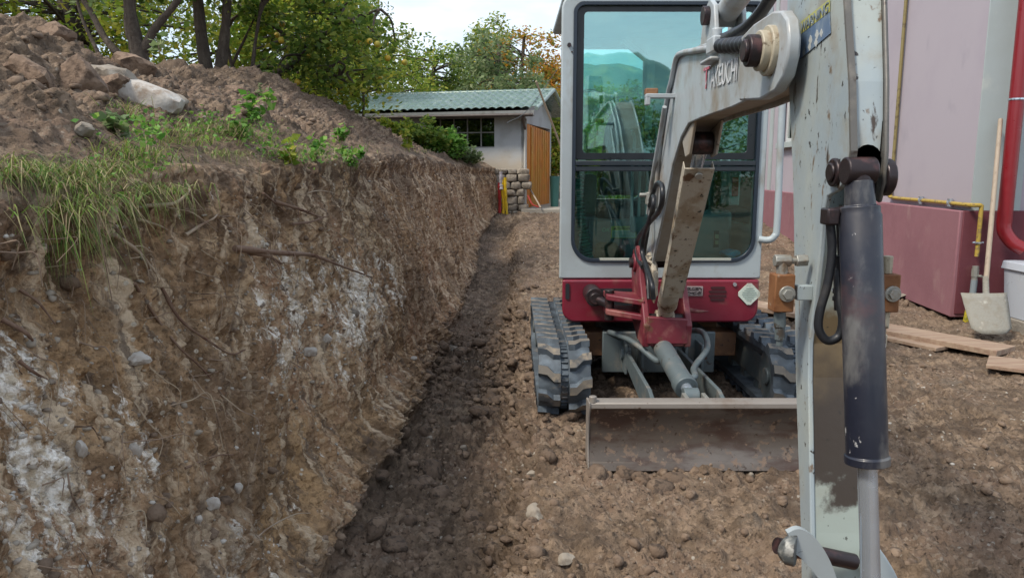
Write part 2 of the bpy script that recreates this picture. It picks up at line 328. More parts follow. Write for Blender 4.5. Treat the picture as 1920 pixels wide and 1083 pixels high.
# ------------------------------------------------------------------ terrain
def interp(v, pts): return np.interp(v, [p[0] for p in pts], [p[1] for p in pts])
def gz(Y): t = np.clip((np.asarray(Y, float)-8)/9, 0, 1); return .5*t*t*(3-2*t)
rows = [-1200, -500, -200, -90, -40, -25, -15, -9, -6, -4, -3, -2.2, -1.6, -1.1, -.7, -.3, .1]
y = .4
while y < 1.2: rows.append(y); y += .012
while y < 19: rows.append(y); y *= 1.0052
while y < 900: rows.append(y); y *= 1.12
R = np.array(rows); NR = len(R)
g = gz(R)
xe = interp(R, [(0, -1.15), (13.5, -1.12), (15.3, -.95), (15.9, -.6), (16.3, -.38), (18, -.3)])
ze = interp(R, [(0, 1.28), (1.5, 1.30), (2.4, 1.36), (4, 1.44), (8, 1.56), (15, 1.50), (17, 1.42), (30, 1.6), (60, .9), (200, .8)])
rn = np.stack([R*0, R*1.3, R*0], 1); xe = xe+.10*fbm(rn, 3)*np.clip((15-R)/2, 0, 1); ze = ze+.07*fbm(rn*1.2+5, 3)*np.clip((15-R)/2, 0, 1)
wob = fbm(rn*.8+9, 3); xb = .10*wob*np.clip((15-R)/2, 0, 1)+interp(R, [(0, -.84), (2.9, -.83), (4, -.76), (8, -.68), (11, -.62), (14, -.66), (15.6, -.5), (16.3, -.30), (18, -.25)])
endf = np.clip((R-15.2)/.9, 0, 1)
zf = g-.25*(1-endf); zf = np.where(R > 30, np.maximum(g, 0), zf)
xc = interp(R, [(0, -3.1), (7.5, -3.05), (9.5, -2.5), (12, -2.1), (13.5, -1.75), (15, -1.3), (16.5, -.9), (20, -2.5), (40, -5)])
zc = interp(R, [(0, 2.5), (4.2, 2.40), (4.9, 2.22), (5.6, 2.16), (6.7, 2.34), (8.2, 2.50), (9.5, 2.36), (12, 2.1), (13.5, 1.84), (15, 1.6), (17, 1.5), (30, 1.6), (60, .9), (200, .8)])
zg = interp(R, [(0, 1.9), (15, 1.75), (40, 1.7), (80, .9), (900, .6)])
zr = interp(R, [(0, 0), (17, .5), (60, .6), (900, .6)])
wl = 1+.0*R
zc = zc+.05*fbm(rn*2+40, 3)
knots = [(-90*wl*(1+R.clip(0)/90), zg), (np.minimum(xc-6, -9), zg), (xc-1.9, zg), (xc, zc), (xe-.42, ze+.20+np.clip((5-R)/4, 0, 1)*.10), (xe, ze), (xb, zf), (-.06*wl+.10*fbm(rn*.9+21, 3), zf+.05*wob), (.13*wl+.07*fbm(rn*.9+31, 3), g+.0), (4.6*wl, g), (10*wl, g*.9), (90*wl*(1+R.clip(0)/90), zr)]
cnt = [14, 22, 34, 190, 70, 250, 80, 56, 330, 60, 14]
X = []; Z = []; KID = []
for k, n in enumerate(cnt):
    t = np.arange(n)/n
    X.append(knots[k][0][:, None]*(1-t)+knots[k+1][0][:, None]*t); Z.append(knots[k][1][:, None]*(1-t)+knots[k+1][1][:, None]*t); KID.append(k+t)
X.append(knots[-1][0][:, None]); Z.append(knots[-1][1][:, None]); KID.append(np.array([len(cnt)*1.]))
X = np.hstack(X); Z = np.hstack(Z); KID = np.concatenate(KID); NC = X.shape[1]
def smooth(A, n):
    for _ in range(n): A[:, 1:-1] = (A[:, :-2]+2*A[:, 1:-1]+A[:, 2:])/4
    return A
X[:, 60:-16] = smooth(X[:, 60:-16].copy(), 220); Z[:, 60:-16] = smooth(Z[:, 60:-16].copy(), 220)
Yg = np.repeat(R[:, None], NC, 1)
# profile normals
dX = np.gradient(X, axis=1); dZ = np.gradient(Z, axis=1); ln = np.hypot(dX, dZ)+1e-9
NX = -dZ/ln; NZ = dX/ln
K = np.repeat(KID[None], NR, 0)
P = np.stack([X.ravel(), Yg.ravel(), Z.ravel()], 1)
face = (np.interp(KID, [4.85, 5.05, 5.9, 6.1], [0, 1, 1, 0])[None]*np.ones((NR, 1))).ravel()
heap = (np.interp(KID, [1.8, 2.5, 4.0, 4.6], [0, 1, 1, .3])[None]*np.ones((NR, 1))).ravel(); heap[K.ravel() > 5] = 0
tren = (np.interp(KID, [5.8, 6.0, 7.9, 8.05], [0, 1, 1, .4])[None]*np.ones((NR, 1))).ravel(); tren[K.ravel() > 8.6] = 0
grd = (np.interp(KID, [7.9, 8.1, 9, 10.5], [0, 1, 1, 0])[None]*np.ones((NR, 1))).ravel()
near = np.clip((26-P[:, 1])/6, 0, 1)*np.clip(1-(np.abs(P[:, 0])-9)/5, 0, 1)*np.clip((P[:, 1]+1)/1, 0, 1)
D = np.zeros(len(P))
D += face*(.13*fbm(P*1.3, 3)+.05*fbm(P*np.array([1, 4, 1.6])+4, 3)+.048*fbm(P*np.array([7, 9, 5]), 4, 1)+.022*fbm(P*np.array([22, 24, 18]), 4, 1)+.009*fbm(P*70, 2, 1))
lipn = np.exp(-((K.ravel()-5.10)/.07)**2); D -= .045*lipn*(1+1.5*fbm(P*4, 3))
streak = P.copy(); streak[:, 1] += .35*P[:, 2]
D += face*.055*(np.abs(fbm(streak*np.array([2, 4.5, .8])+9, 4))-.15)+face*.035*fbm(P*np.array([5, 6, 4])+11, 5)*np.clip((P[:, 1]-.2)/2, 0, 1)
slump = np.exp(-((K.ravel()-5.95)/.10)**2); D += slump*(.10+.12*fbm(P*1.1+3, 2))*near
D += heap*(.16*fbm(P*1.0+2, 3)+.10*fbm(P*3.2, 5, 1)+.045*fbm(P*10+5, 4, 1)+.022*fbm(P*30, 3, 1))
amp = .9+1.2*np.exp(-((P[:, 1]-6.3)/1.3)**2)+.6*np.exp(-((P[:, 1]-4.2)/.6)**2)
D += tren*amp*(.075*fbm(P*4.6+7, 5, 1)+.035*fbm(P*15, 3, 1))+tren*.016*fbm(P*38, 3, 1)
lip = np.exp(-((P[:, 0]-.05)/.15)**2)*(K.ravel() > 6.5)*(K.ravel() < 8.6)
D += lip*(.02+.08*fbm(P*2.3+3, 3)+.075*fbm(P*8, 4, 1))*np.clip((14-P[:, 1])/6, 0, 1)
calm = 1-.75*np.exp(-((P[:, 0]-.95)/.8)**4)*np.exp(-((P[:, 1]-4.6)/1.5)**4)
rut = np.stack([P[:, 0]*3.0+P[:, 1]*1.1, P[:, 1]*.55-P[:, 0]*.4, P[:, 2]], 1); D += grd*calm*.045*(fbm(rut, 3, 1)-.12)*np.clip((5.5-P[:, 1])/2, .2, 1)
D += grd*calm*(1+.6*np.clip((3.6-P[:, 1])/1.2, 0, 1))*(.035*fbm(P*1.7+5, 3)+.045*fbm(P*np.array([3.2, 5.5, 3])+1, 4, 1)+.026*fbm(P*15, 4, 1)+.009*fbm(P*48, 2, 1))
# tread print bars left behind the machine
tb = ((np.abs(P[:, 0]-.42) < .17) | (np.abs(P[:, 0]-1.62) < .16))*(P[:, 1] > 6)*(P[:, 1] < 13)
D += tb*.010*np.sin(P[:, 1]*2*math.pi/.11)*(fbm(P*1.2, 2) > -.25)
D *= near
D[(K.ravel() > 8.3) & (P[:, 1] > 3.2) & (P[:, 1] < 6) & (P[:, 0] < 1.85) & (P[:, 0] > .1)] -= .014
P[:, 0] += (D*NX.ravel()); P[:, 2] += (D*NZ.ravel())
# far hills keep the sheet going to the horizon
def blob(cy, cz, ry, rz): return np.exp(-((P[:, 1]-cy)/ry)**2-((P[:, 2]-cz)/rz)**2)
ch = face*(1.1*blob(1.52, .82, .38, .27)+.55*blob(1.75, .55, .35, .22)+.35*blob(2.1, .15, .45, .28)+1.0*blob(3.1, .98, .55, .24)+.95*blob(3.8, .62, .85, .30)+.6*blob(5.0, .5, 1.2, .4)+.35*blob(8, .7, 3, .5)+.6*blob(2.5, .05, .5, .2))
ch = ch*(.75+.9*fbm(P*2.6, 3)); ch = np.clip(ch+face*.17, 0, 1.05)*.70
och = np.clip(face*(.12+.55*blob(2.9, .1, .9, .35)+.5*blob(1.5, 1.0, .7, .2)+.5*fbm(P*1.4+8, 2))+grd*(.1+.5*fbm(P*1.1, 2)), 0, 1)
hum = np.clip(face*np.interp(P[:, 2]+.12*fbm(P*2, 3), [1.0, 1.3], [0, .9])+tren*.40*np.clip((P[:, 1]-2.6)/1.6, .1, 1)+grd*.35*(fbm(P*1.0+4, 2) > .05), 0, 1)
def build_grid(name, P, nr, nc, mats, attrs):
    me = bpy.data.meshes.new(name); me.vertices.add(len(P)); me.vertices.foreach_set('co', P.astype(np.float32).ravel())
    i = np.arange((nr-1))[:, None]*nc+np.arange(nc-1)[None]
    q = np.stack([i, i+1, i+nc+1, i+nc], -1).reshape(-1, 4)
    me.loops.add(q.size); me.loops.foreach_set('vertex_index', q.ravel().astype(np.int32))
    me.polygons.add(len(q)); me.polygons.foreach_set('loop_start', (np.arange(len(q))*4).astype(np.int32))
    me.update(calc_edges=True); me.polygons.foreach_set('use_smooth', np.ones(len(q), bool))
    for k, a in attrs.items():
        A = me.attributes.new(k, 'FLOAT', 'POINT'); A.data.foreach_set('value', a.astype(np.float32))
    for m in mats: me.materials.append(m)
    o = bpy.data.objects.new(name, me); COL.objects.link(o); return o
ground = build_grid('ground', P, NR, NC, [soil], {'chalk': ch, 'ochre': och, 'humus': hum, 'face': face})
tag(ground, 'brown excavated earth with trench, cut bank and spoil heap', None, None, 'structure')
G3 = P.reshape(NR, NC, 3)
sub = G3[::2, ::3]; a, b = sub.shape[:2]
bvh = BVHTree.FromPolygons([tuple(p) for p in sub.reshape(-1, 3)], [(i*b+j, i*b+j+1, (i+1)*b+j+1, (i+1)*b+j) for i in range(a-1) for j in range(b-1)])
def hit(px, py):
    d = Vector(ray(px, py)).normalized(); r = bvh.ray_cast(Vector((0, 0, CAMH)), d); return r[0], r[1]
def floor(x, y, z0=6):
    r = bvh.ray_cast(Vector((x, y, z0)), Vector((0, 0, -1))); return r[0].z if r[0] else 0

# ------------------------------------------------------------------ scattered stones and clods
def rock_mesh(seed, sub=1, k=.35, sc=1.1, facets=0):
    bm = bmesh.new(); bmesh.ops.create_icosphere(bm, subdivisions=sub, radius=1)
    V = np.array([v.co[:] for v in bm.verts]); F = np.array([[v.index for v in f.verts] for f in bm.faces]); bm.free()
    n = perlin(V*sc+seed*7.7); n2 = perlin(V*sc*2.3+seed*3.1)
    if facets:      # broken stone: the ball cut by random planes
        rg = np.random.default_rng(seed+50); pn = rg.normal(size=(facets, 3)); pn /= np.linalg.norm(pn, axis=1)[:, None]; pd = rg.uniform(.66, .95, facets)
        d = V@pn.T; r = np.min(np.where(d > .05, pd[None]/np.maximum(d, .05), 9), axis=1); r = np.minimum(r, 1.15)
        return V*(r*(1+k*.25*n+.04*n2))[:, None], F
    return V*(1+k*n+k*.5*n2)[:, None], F
def scatter(name, pts, nrms, sizes, mat, label, cat, flat=(.4, .8), subd=1):
    T = [rock_mesh(s, subd, .9 if subd > 1 else .5, 1.9 if subd > 1 else 1.1, 9) for s in range(12)]; VS = []; FS = []; o = 0
    for p, s in zip(pts, sizes):
        V, F = T[random.randrange(12)]
        q = Matrix.Rotation(random.uniform(0, 6.28), 3, 'Z')@Matrix.Rotation(random.uniform(-.5, .5), 3, 'X')
        W = (V*np.array([1, random.uniform(.6, 1), random.uniform(*flat)])*s)@np.array(q).T+np.array(p)
        VS.append(W); FS.append(F+o); o += len(V)
    V = np.vstack(VS); F = np.vstack(FS); me = bpy.data.meshes.new(name)
    me.vertices.add(len(V)); me.vertices.foreach_set('co', V.astype(np.float32).ravel()); me.loops.add(F.size)
    me.loops.foreach_set('vertex_index', F.ravel().astype(np.int32)); me.polygons.add(len(F)); me.polygons.foreach_set('loop_start', (np.arange(len(F))*3).astype(np.int32))
    me.update(calc_edges=True); me.materials.append(mat); ob = bpy.data.objects.new(name, me); COL.objects.link(ob)
    tag(ob, label, cat, None, 'stuff'); return ob
def pick(n, wfun):
    idx = RNG.integers(0, len(P), n*14); wv = wfun(P[idx], K.ravel()[idx]); keep = idx[RNG.random(len(idx)) < wv][:n]
    return P[keep]
area = (np.gradient(Yg, axis=0)*np.hypot(np.gradient(X, axis=1), np.gradient(Z, axis=1)))
area = area.ravel()
def pickA(n, lo, hi, extra, ymax=15):
    kk = K.ravel(); m = (kk > lo) & (kk < hi) & (P[:, 1] > .8) & (P[:, 1] < ymax); idx = np.nonzero(m)[0]
    pr = area[idx]*extra(P[idx]); pr = np.clip(pr, 0, None)/P[idx, 1]**1.0; pr /= pr.sum(); return P[RNG.choice(idx, n, p=pr)]
clp = lambda s: (lambda p: np.clip(fbm(p*s, 2)+.35, .03, 1))
def rs(n, lo, hi, e=2.2): return lo+(hi-lo)*RNG.random(n)**e
q = np.vstack([pickA(4200, 2.3, 4.4, clp(1.1)), pickA(2600, 5.9, 8.1, clp(1.5)), pickA(1600, 5.9, 8.0, lambda p: np.exp(-((p[:, 1]-6.2)/1.1)**2)), pickA(5200, 8.0, 9.3, clp(1.2)), pickA(900, 7.2, 8.25, clp(1.5)), pickA(260, 5.0, 5.9, clp(2))])
clodm2 = M('loose_clod', (.165, .115, .08), .95, 0, [((.235, .17, .12), 3, .45, .6, 6), ((.11, .074, .05), 40, .5, .66, 8)], (90, .8, .006))
scatter('soil_clods', q, None, rs(len(q), .005, .038, 3.0), clodm2, 'loose crumbs and clods of brown soil strewn over the earth', 'soil clods')
q = np.vstack([pickA(3000, 8.15, 9.6, lambda p: np.clip(fbm(p*.9+2, 2)+.15+.5*(p[:, 0] > 1.9), .02, 1)), pickA(350, 5.9, 8.1, clp(1.5)), pickA(900, 5.02, 5.9, lambda p: np.clip(blob2(p), .03, 1)), pickA(450, 2.5, 4.4, clp(1.1))]) if False else None
def chw(p): return np.clip(np.exp(-((p[:, 1]-1.6)/.4)**2)*np.exp(-((p[:, 2]-.8)/.35)**2)+np.exp(-((p[:, 1]-3.6)/1.0)**2)*np.exp(-((p[:, 2]-.7)/.4)**2)+.12, .03, 1)
q = np.vstack([pickA(3400, 8.15, 9.8, lambda p: np.clip(fbm(p*.9+2, 2)+.1+.6*(p[:, 0] > 1.9), .02, 1)), pickA(300, 5.9, 8.1, clp(1.5)), pickA(2200, 5.02, 5.9, chw), pickA(350, 2.5, 4.4, clp(1.1))])
pebm = M('pebble', (.30, .26, .21), .9, 0, [((.50, .47, .42), 3.5, .5, .60, 3), ((.15, .11, .08), 6, .5, .62, 4)], (90, .4, .004))
scatter('gravel', q, None, rs(len(q), .0025, .016, 2.8), pebm, 'small pale pebbles and stone chips scattered over the soil', 'gravel')
kk_ = K.ravel(); ii = np.nonzero((kk_ > 5.05) & (kk_ < 5.92) & (ch > .42) & (P[:, 1] > 1.0) & (P[:, 1] < 7))[0]; wt_ = area[ii]*ch[ii]/P[ii, 1]; wt_ /= wt_.sum(); qq = P[RNG.choice(ii, 700, p=wt_)]
scatter('chalk_lumps', qq, None, rs(len(qq), .002, .013, 2.5), chalk, 'crumbly white chalk lumps set in the pale patches of the bank', 'chalk')
ii = np.nonzero((kk_ > 6.0) & (kk_ < 8.15) & (P[:, 1] > 2.4) & (P[:, 1] < 9))[0]; wt_ = area[ii]*(.35+np.exp(-((P[ii, 1]-6)/1.3)**2))*np.clip(fbm(P[ii]*1.6, 2)+.3, .03, 1); wt_ /= wt_.sum(); qq = P[RNG.choice(ii, 1100, p=wt_)]
scatter('trench_clods', qq, None, rs(len(qq), .010, .080, 2.4), M('damp_clod', (.13, .09, .063), .92, 0, [((.19, .135, .095), 6, .48, .62, 8), ((.06, .042, .03), 30, .5, .62, 8)], (60, .9, .01)), 'heaped dark damp clods on the trench floor beside the excavator', 'clods', (.45, .8), 2)
def stone_thing(name, p, s, mat, label, cat, group=None, seed=1, rot=(0, 0, 0)):
    big = max(s) >= .17
    V, F = rock_mesh(seed, 3, .18, 1.3) if big else rock_mesh(seed, 3, .5, 1.6, 12)
    if big: V = np.sign(V)*np.abs(V)**.62*.85
    q = Matrix.Rotation(rot[2], 3, 'Z')@Matrix.Rotation(rot[1], 3, 'Y')@Matrix.Rotation(rot[0], 3, 'X')
    V = V*(1+.07*perlin(V*4+seed)+.04*perlin(V*11+seed))[:, None]
    mb = MB(); mb.add([tuple(r) for r in (V*np.array(s))@np.array(q).T+np.array(p)], [tuple(f) for f in F])
    return tag(mb.build(name, mat, None, 0, 28, root=p), label, cat, group)
def on(px, py, off=0):
    h, n = hit(px, py)
    return (h+n*off) if h else Vector(atY(px, py, 5))
for i, (px, py, s, mt, lb, rt) in enumerate([
    (268, 182, (.20, .11, .075), chalk, 'long white limestone slab on the spoil heap above the grass', (.1, .32, .1)),
    (215, 146, (.11, .08, .06), stone, 'tan stone poking out of the heap just left of the white slab', (.2, .5, .2)),
    (152, 152, (.10, .08, .09), clodm, 'dark brown block of compacted earth left of the pale stones on the heap', (.4, .2, .4)),
    (196, 168, (.10, .07, .06), clodm, 'wedge of brown earth lying between the dark block and the white slab', (.1, -.4, .4)),
    (60, 145, (.10, .08, .05), clodm, 'flat tilted clod of earth near the left end of the heap', (.1, .5, .2)),
    (325, 196, (.07, .05, .04), stone, 'rounded grey stone at the right end of the white slab', (0, .1, .3)),
    (440, 172, (.11, .07, .05), clodm, 'flat brown clod below the double trunk', (0, .1, .5)),
    (152, 245, (.035, .03, .025), stone, 'small tan stone on the heap above the left grass', (0, .1, .3)),
    (105, 62, (.09, .08, .06), clodm, 'rounded clod on the crest at the top left of the heap', (.3, .1, .3)),
    (250, 60+72, (.13, .12, .09), clodm, 'rounded clod on the crest above the tan stone', (.3, .1, 1.3))]):
    stone_thing('stone' if mt is not clodm else 'earth_block', on(px, py, .01), s, mt, lb, 'stone' if mt is not clodm else 'earth block', None, i+3, rt)
for i, (px, py, s, lb) in enumerate([
    (257, 672, (.035, .03, .022), 'pale square chip in the cut bank below the hanging grass roots'),
    (150, 840, (.014, .018, .022), 'white stone in the cut bank inside the chalky patch at lower left'),
    (250, 845, (.012, .016, .026), 'small white chip right of the chalky patch in the bank'),
    (395, 945, (.022, .02, .024), 'bright white stone low in the bank near the bottom'),
    (445, 915, (.012, .014, .024), 'narrow white chip low in the bank, uppermost of the lower cluster'),
    (370, 975, (.010, .012, .016), 'tiny white chip at the bottom end of the lower cluster'),
    (612, 635, (.022, .03, .028), 'white stone in the chalky band where the bank turns darker'),
    (580, 660, (.03, .035, .03), 'broad grey-white stone beside the chalky band'),
    (662, 586, (.03, .045, .03), 'rounded pale stone above the trench floor clods'),
    (845, 655, (.075, .07, .05), 'large round grey cobble lying in the trench'),
    (775, 672, (.03, .03, .02), 'white stone at the foot of the bank beside the clods'),
    (868, 840, (.025, .025, .02), 'grey pebble in the middle of the trench floor'),
    (805, 822, (.02, .02, .015), 'pale pebble against the foot of the bank'),
    (1408, 890, (.020, .014, .012), 'pale flake on the ground in front of the blade'),
    (1005, 960, (.05, .035, .02), 'flat stone on the edge of the trench at the bottom'),
    (1060, 1050, (.035, .025, .02), 'tan stone on the trench edge nearest the viewer'),
    (1000, 890, (.035, .03, .02), 'tan stone on the trench edge beside the blade')]):
    stone_thing('stone', on(px, py, .004), s, chalk if i < 8 or i in (10,) else stone, lb, 'stone', None, i+20, (random.uniform(-.4, .4), random.uniform(-.4, .4), random.uniform(0, 3)))

# ------------------------------------------------------------------ roots and twigs in the cut bank
rt = [([(430, 465), (500, 475), (560, 480), (620, 500), (690, 518)], .013, rootm, .10, 'long red-brown root sticking out across the middle of the bank', 'root'),
      ([(460, 470), (490, 482), (520, 495)], .012, rootm, .04, 'short dark red root under the long root', 'root'),
      ([(505, 380), (545, 392), (580, 402), (600, 408)], .010, rootm, .05, 'reddish root branching near the bank top', 'root'),
      ([(540, 420), (570, 418), (608, 404)], .008, rootm, .05, 'paler root just under the branching root', 'root'),
      ([(205, 440), (245, 475), (285, 515)], .008, twigm, .03, 'pale straight root slanting down below the hanging grass', 'root'),
      ([(262, 388), (300, 385), (328, 362), (342, 340)], .007, twigm, .07, 'broken straw-coloured stalk bent upward above the bank', 'twig'),
      ([(342, 440), (362, 422), (388, 410), (404, 398)], .007, twigm, .04, 'yellowish forked root in the dark soil', 'root'),
      ([(255, 415), (280, 424), (308, 430)], .005, twigm, .03, 'thin pale root hanging left of the forked root', 'root'),
      ([(300, 540), (330, 600), (380, 640), (425, 664), (458, 655)], .006, rootm, .02, 'thin root curving down and back up in the bank', 'root'),
      ([(250, 530), (290, 590), (330, 655), (375, 690), (415, 745)], .006, rootm, .015, 'thin dark root running down the bank below the pale one', 'root'),
      ([(0, 600), (25, 620), (55, 638)], .007, rootm, .04, 'stubby grey root at the left edge of the bank', 'root'),
      ([(30, 670), (60, 695), (98, 718)], .005, rootm, .02, 'thin root below the stubby one at the left edge', 'root'),
      ([(25, 540), (60, 570), (100, 610)], .005, rootm, .02, 'dark root running down beside the red clay at far left', 'root'),
      ([(340, 880), (390, 852), (435, 850)], .004, rootm, .03, 'hair root lying across the middle of the lower bank', 'root'),
      ([(455, 1025), (490, 985), (540, 965), (580, 962)], .004, twigm, .03, 'pale hair root arching over the lowest part of the bank', 'root'),
      ([(555, 365), (590, 360), (625, 362)], .005, twigm, .04, 'pale root tip near the top of the bank right of the straw stalk', 'root'),
      ([(485, 362), (510, 380), (535, 405)], .006, rootm, .03, 'thin reddish root running down from the turf edge', 'root')]
for pts, r, mt, off, lb, cat in rt:
    p3 = []
    for i, (a_, b_) in enumerate(pts):
        h = on(a_, b_, 0); e = off*math.sin(math.pi*min(1, (i+.6)/len(pts)))+.004; p3.append(h+Vector((.8, -.35, .1))*e+Vector((random.uniform(-1, 1), random.uniform(-1, 1), random.uniform(-1, 1)))*.006)
    c = bez(p3, 6); n = len(c); mb = MB(); mb.tube(c, [r*(1-.65*k/n)*(.85+.3*random.random()) for k in range(n)], 7)
    if r > .0075:
        for k in (n//3, n//2, 2*n//3):
            d = Vector((random.uniform(0, 1), random.uniform(-1, 1), random.uniform(-1, .3)))*.07
            mb.tube(bez([c[k], c[k]+d*.5+Vector((0, 0, .01)), c[k]+d], 4), [r*.35, r*.3, r*.28, r*.25, r*.2, r*.2, r*.15, r*.12, r*.1][:9], 5)
    tag(mb.build('root' if cat == 'root' else 'twig', mt, None, 0, 60, root=p3[0]), lb, cat)

hr_ = MB(); kk = K.ravel(); ii = np.nonzero((kk > 5.02) & (kk < 5.5) & (P[:, 1] > 1.2) & (P[:, 1] < 9))[0]
wt_ = area[ii]/P[ii, 1]; wt_ /= wt_.sum()
for q_ in RNG.choice(ii, 230, p=wt_):
    p_ = Vector(P[q_]); l_ = random.uniform(.05, .22); d1 = Vector((random.uniform(.2, .7), random.uniform(-.8, .8), random.uniform(-.6, .1)))*l_; d2 = d1+Vector((random.uniform(-.2, .3), random.uniform(-.6, .6), random.uniform(-1, -.3)))*l_
    c_ = bez([p_-d1*.1, p_+d1*.5, p_+d1, p_+d2], 4); r_ = random.uniform(.0012, .003); hr_.tube(c_, [r_*(1-.6*k/len(c_)) for k in range(len(c_))], 4)
tag(hr_.build('fine_roots', M('fine_root', (.24, .17, .12), .85, 0, [((.40, .32, .22), 6, .5, .62), ((.10, .06, .04), 9, .55, .65)]), None, 0, 0), 'tangle of fine hair roots hanging from the dark topsoil of the bank', 'fine roots', None, 'stuff')
# ------------------------------------------------------------------ grass and weeds
def leaf_arrays(C, size, n, spread, droop=.3, aspect=.55, up=0.0):
    """C: (k,3) cluster centres, spread (k,) radii -> verts, faces of n leaves (folded rhombus quads)"""
    k = len(C); idx = RNG.integers(0, k, n); d = RNG.normal(size=(n, 3)); d /= np.linalg.norm(d, axis=1)[:, None]
    r = RNG.random(n)**.5; c = C[idx]+d*(r*spread[idx])[:, None]*np.array([1, 1, .85])
    ax = RNG.normal(size=(n, 3)); ax[:, 2] = ax[:, 2]*.5-droop+up; ax /= np.linalg.norm(ax, axis=1)[:, None]
    sd_ = np.cross(ax, RNG.normal(size=(n, 3))+np.array([0, 0, 1.2])); sd_ /= np.linalg.norm(sd_, axis=1)[:, None]
    s = size*(.6+.8*RNG.random(n))[:, None]
    nn = np.cross(ax, sd_)
    v0 = c-ax*s*.5; v1 = c+sd_*s*aspect*.5+nn*s*.08-ax*s*.05; v2 = c+ax*s*.5; v3 = c-sd_*s*aspect*.5+nn*s*.08-ax*s*.05
    V = np.stack([v0, v1, v2, v3], 1).reshape(-1, 3); F = np.arange(4*n).reshape(n, 4); return V, F
def mesh_quads(name, V, F, mat, parent=None, loc=(0, 0, 0)):
    me = bpy.data.meshes.new(name); V = V-np.array(loc); me.vertices.add(len(V)); me.vertices.foreach_set('co', V.astype(np.float32).ravel())
    me.loops.add(F.size); me.loops.foreach_set('vertex_index', F.ravel().astype(np.int32)); me.polygons.add(len(F))
    me.polygons.foreach_set('loop_start', (np.arange(len(F))*F.shape[1]).astype(np.int32)); me.update(calc_edges=True); me.materials.append(mat)
    o = bpy.data.objects.new(name, me); COL.objects.link(o)
    if parent is not None: o.parent = parent
    else: o.location = loc
    return o
def blades(base, n, ln, wd, lean, rad, drape=0):
    V = []; base = np.array(base)
    for _ in range(n):
        p = base+np.array([random.gauss(0, rad), random.gauss(0, rad*1.3), random.uniform(-.01, .01)])
        l = ln*random.uniform(.35, 1.35); a = random.uniform(0, 6.28); h = np.array([math.cos(a), math.sin(a), 0])*random.uniform(.1, .9)+np.array(lean)*random.uniform(-.1, 1.3)
        side = np.array([-h[1], h[0], 0]); side = side/(np.linalg.norm(side)+1e-6)*wd*random.uniform(.6, 1.2)
        pr_ = []; N = 4; dr = drape+random.uniform(.0, .5)
        for k in range(N+1):
            t = k/N; q = p+h*l*t+np.array([0, 0, 1])*l*(t*.9-dr*1.3*t*t); ww = side*(1-t)**.7; pr_.append((q-ww, q+ww))
        for k in range(N): V += [pr_[k][0], pr_[k][1], pr_[k+1][1], pr_[k+1][0]]
    return V
GV = []
for (px, py, n, ln, dr, rad) in [(120, 350, 180, .14, 1.1, .06), (150, 380, 110, .17, 1.5, .06), (100, 400, 80, .17, 1.6, .05), (200, 320, 260, .15, .9, .07), (250, 300, 260, .15, .7, .08), (215, 290, 200, .12, .5, .07),
        (235, 218, 130, .17, .55, .05), (330, 270, 260, .14, .5, .09), (380, 255, 260, .14, .45, .10), (300, 250, 150, .13, .4, .08), (420, 250, 240, .15, .4, .11), (270, 360, 160, .16, 1.4, .06), (20, 330, 150, .17, 1.3, .05), (40, 320, 80, .17, 1.0, .05),
        (470, 270, 130, .16, .6, .12), (530, 290, 160, .16, .8, .14), (560, 300, 80, .17, .8, .14), (160, 330, 200, .14, 1.0, .07), (130, 440, 60, .15, 1.8, .04), (110, 330, 120, .14, .9, .05), (640, 285, 70, .18, .8, .16), (400, 290, 140, .14, 1.4, .08), (760, 285, 60, .2, .6, .2)]:
    h = on(px, py); n = int(n*(.8 if dr < .95 else 1.5))
    GV += blades(h, n, ln, .0018, (.40, -.15, 0), rad, dr*.6)
GV = np.array(GV); g_o = mesh_quads('grass', GV, np.arange(len(GV)).reshape(-1, 4), lf_grass)
tag(g_o, 'green and straw grass hanging over the lip of the cut bank', 'grass', None, 'stuff')
CC = []
for (px, py) in [(340, 245), (365, 262), (390, 240), (415, 255), (440, 268), (470, 262), (495, 282), (330, 270), (300, 262), (275, 248), (520, 296), (545, 300), (460, 240), (480, 258), (500, 268), (570, 306), (610, 300), (640, 300), (400, 275), (260, 275), (230, 262), (235, 330), (205, 345)]:
    h = on(px, py); 
    for k in range(3): CC.append((h.x+random.gauss(0, .06), h.y+random.gauss(0, .12), h.z+.02+random.uniform(0, .04)))
CC = np.array(CC); V, F = leaf_arrays(CC, .021, 1300, np.full(len(CC), .085), -.1, .7, .3); tag(mesh_quads('ground_cover', V, F, lf_weed), 'low broad-leaved weeds mixed into the turf along the bank top', 'ground cover', None, 'stuff')
def weed(px, py, h, n, size, mat, label, name='weed', cat='weed', rad=.5, lift=0):
    b_ = on(px, py); t = thing(name, tuple(b_), label, cat); mb = MB(); C = []
    for k in range(max(3, n//28)):
        a = random.uniform(0, 6.28); tip = b_+Vector((math.cos(a)*h*rad*random.random(), math.sin(a)*h*rad*random.random(), h*random.uniform(.5, 1.1)))
        c = bez([b_, b_+(tip-b_)*.5+Vector((0, 0, h*.12)), tip], 4); mb.tube(c, [size*.045*(1-.6*i/len(c)) for i in range(len(c))], 5)
        C += [c[i] for i in range(2, len(c))]
    C = np.array([tuple(c) for c in C]); mb.build('stem', twigm, t)
    V, F = leaf_arrays(C, size, n, np.full(len(C), size*.9), .1, .6, .25); mesh_quads('foliage', V, F, mat, t, tuple(b_))
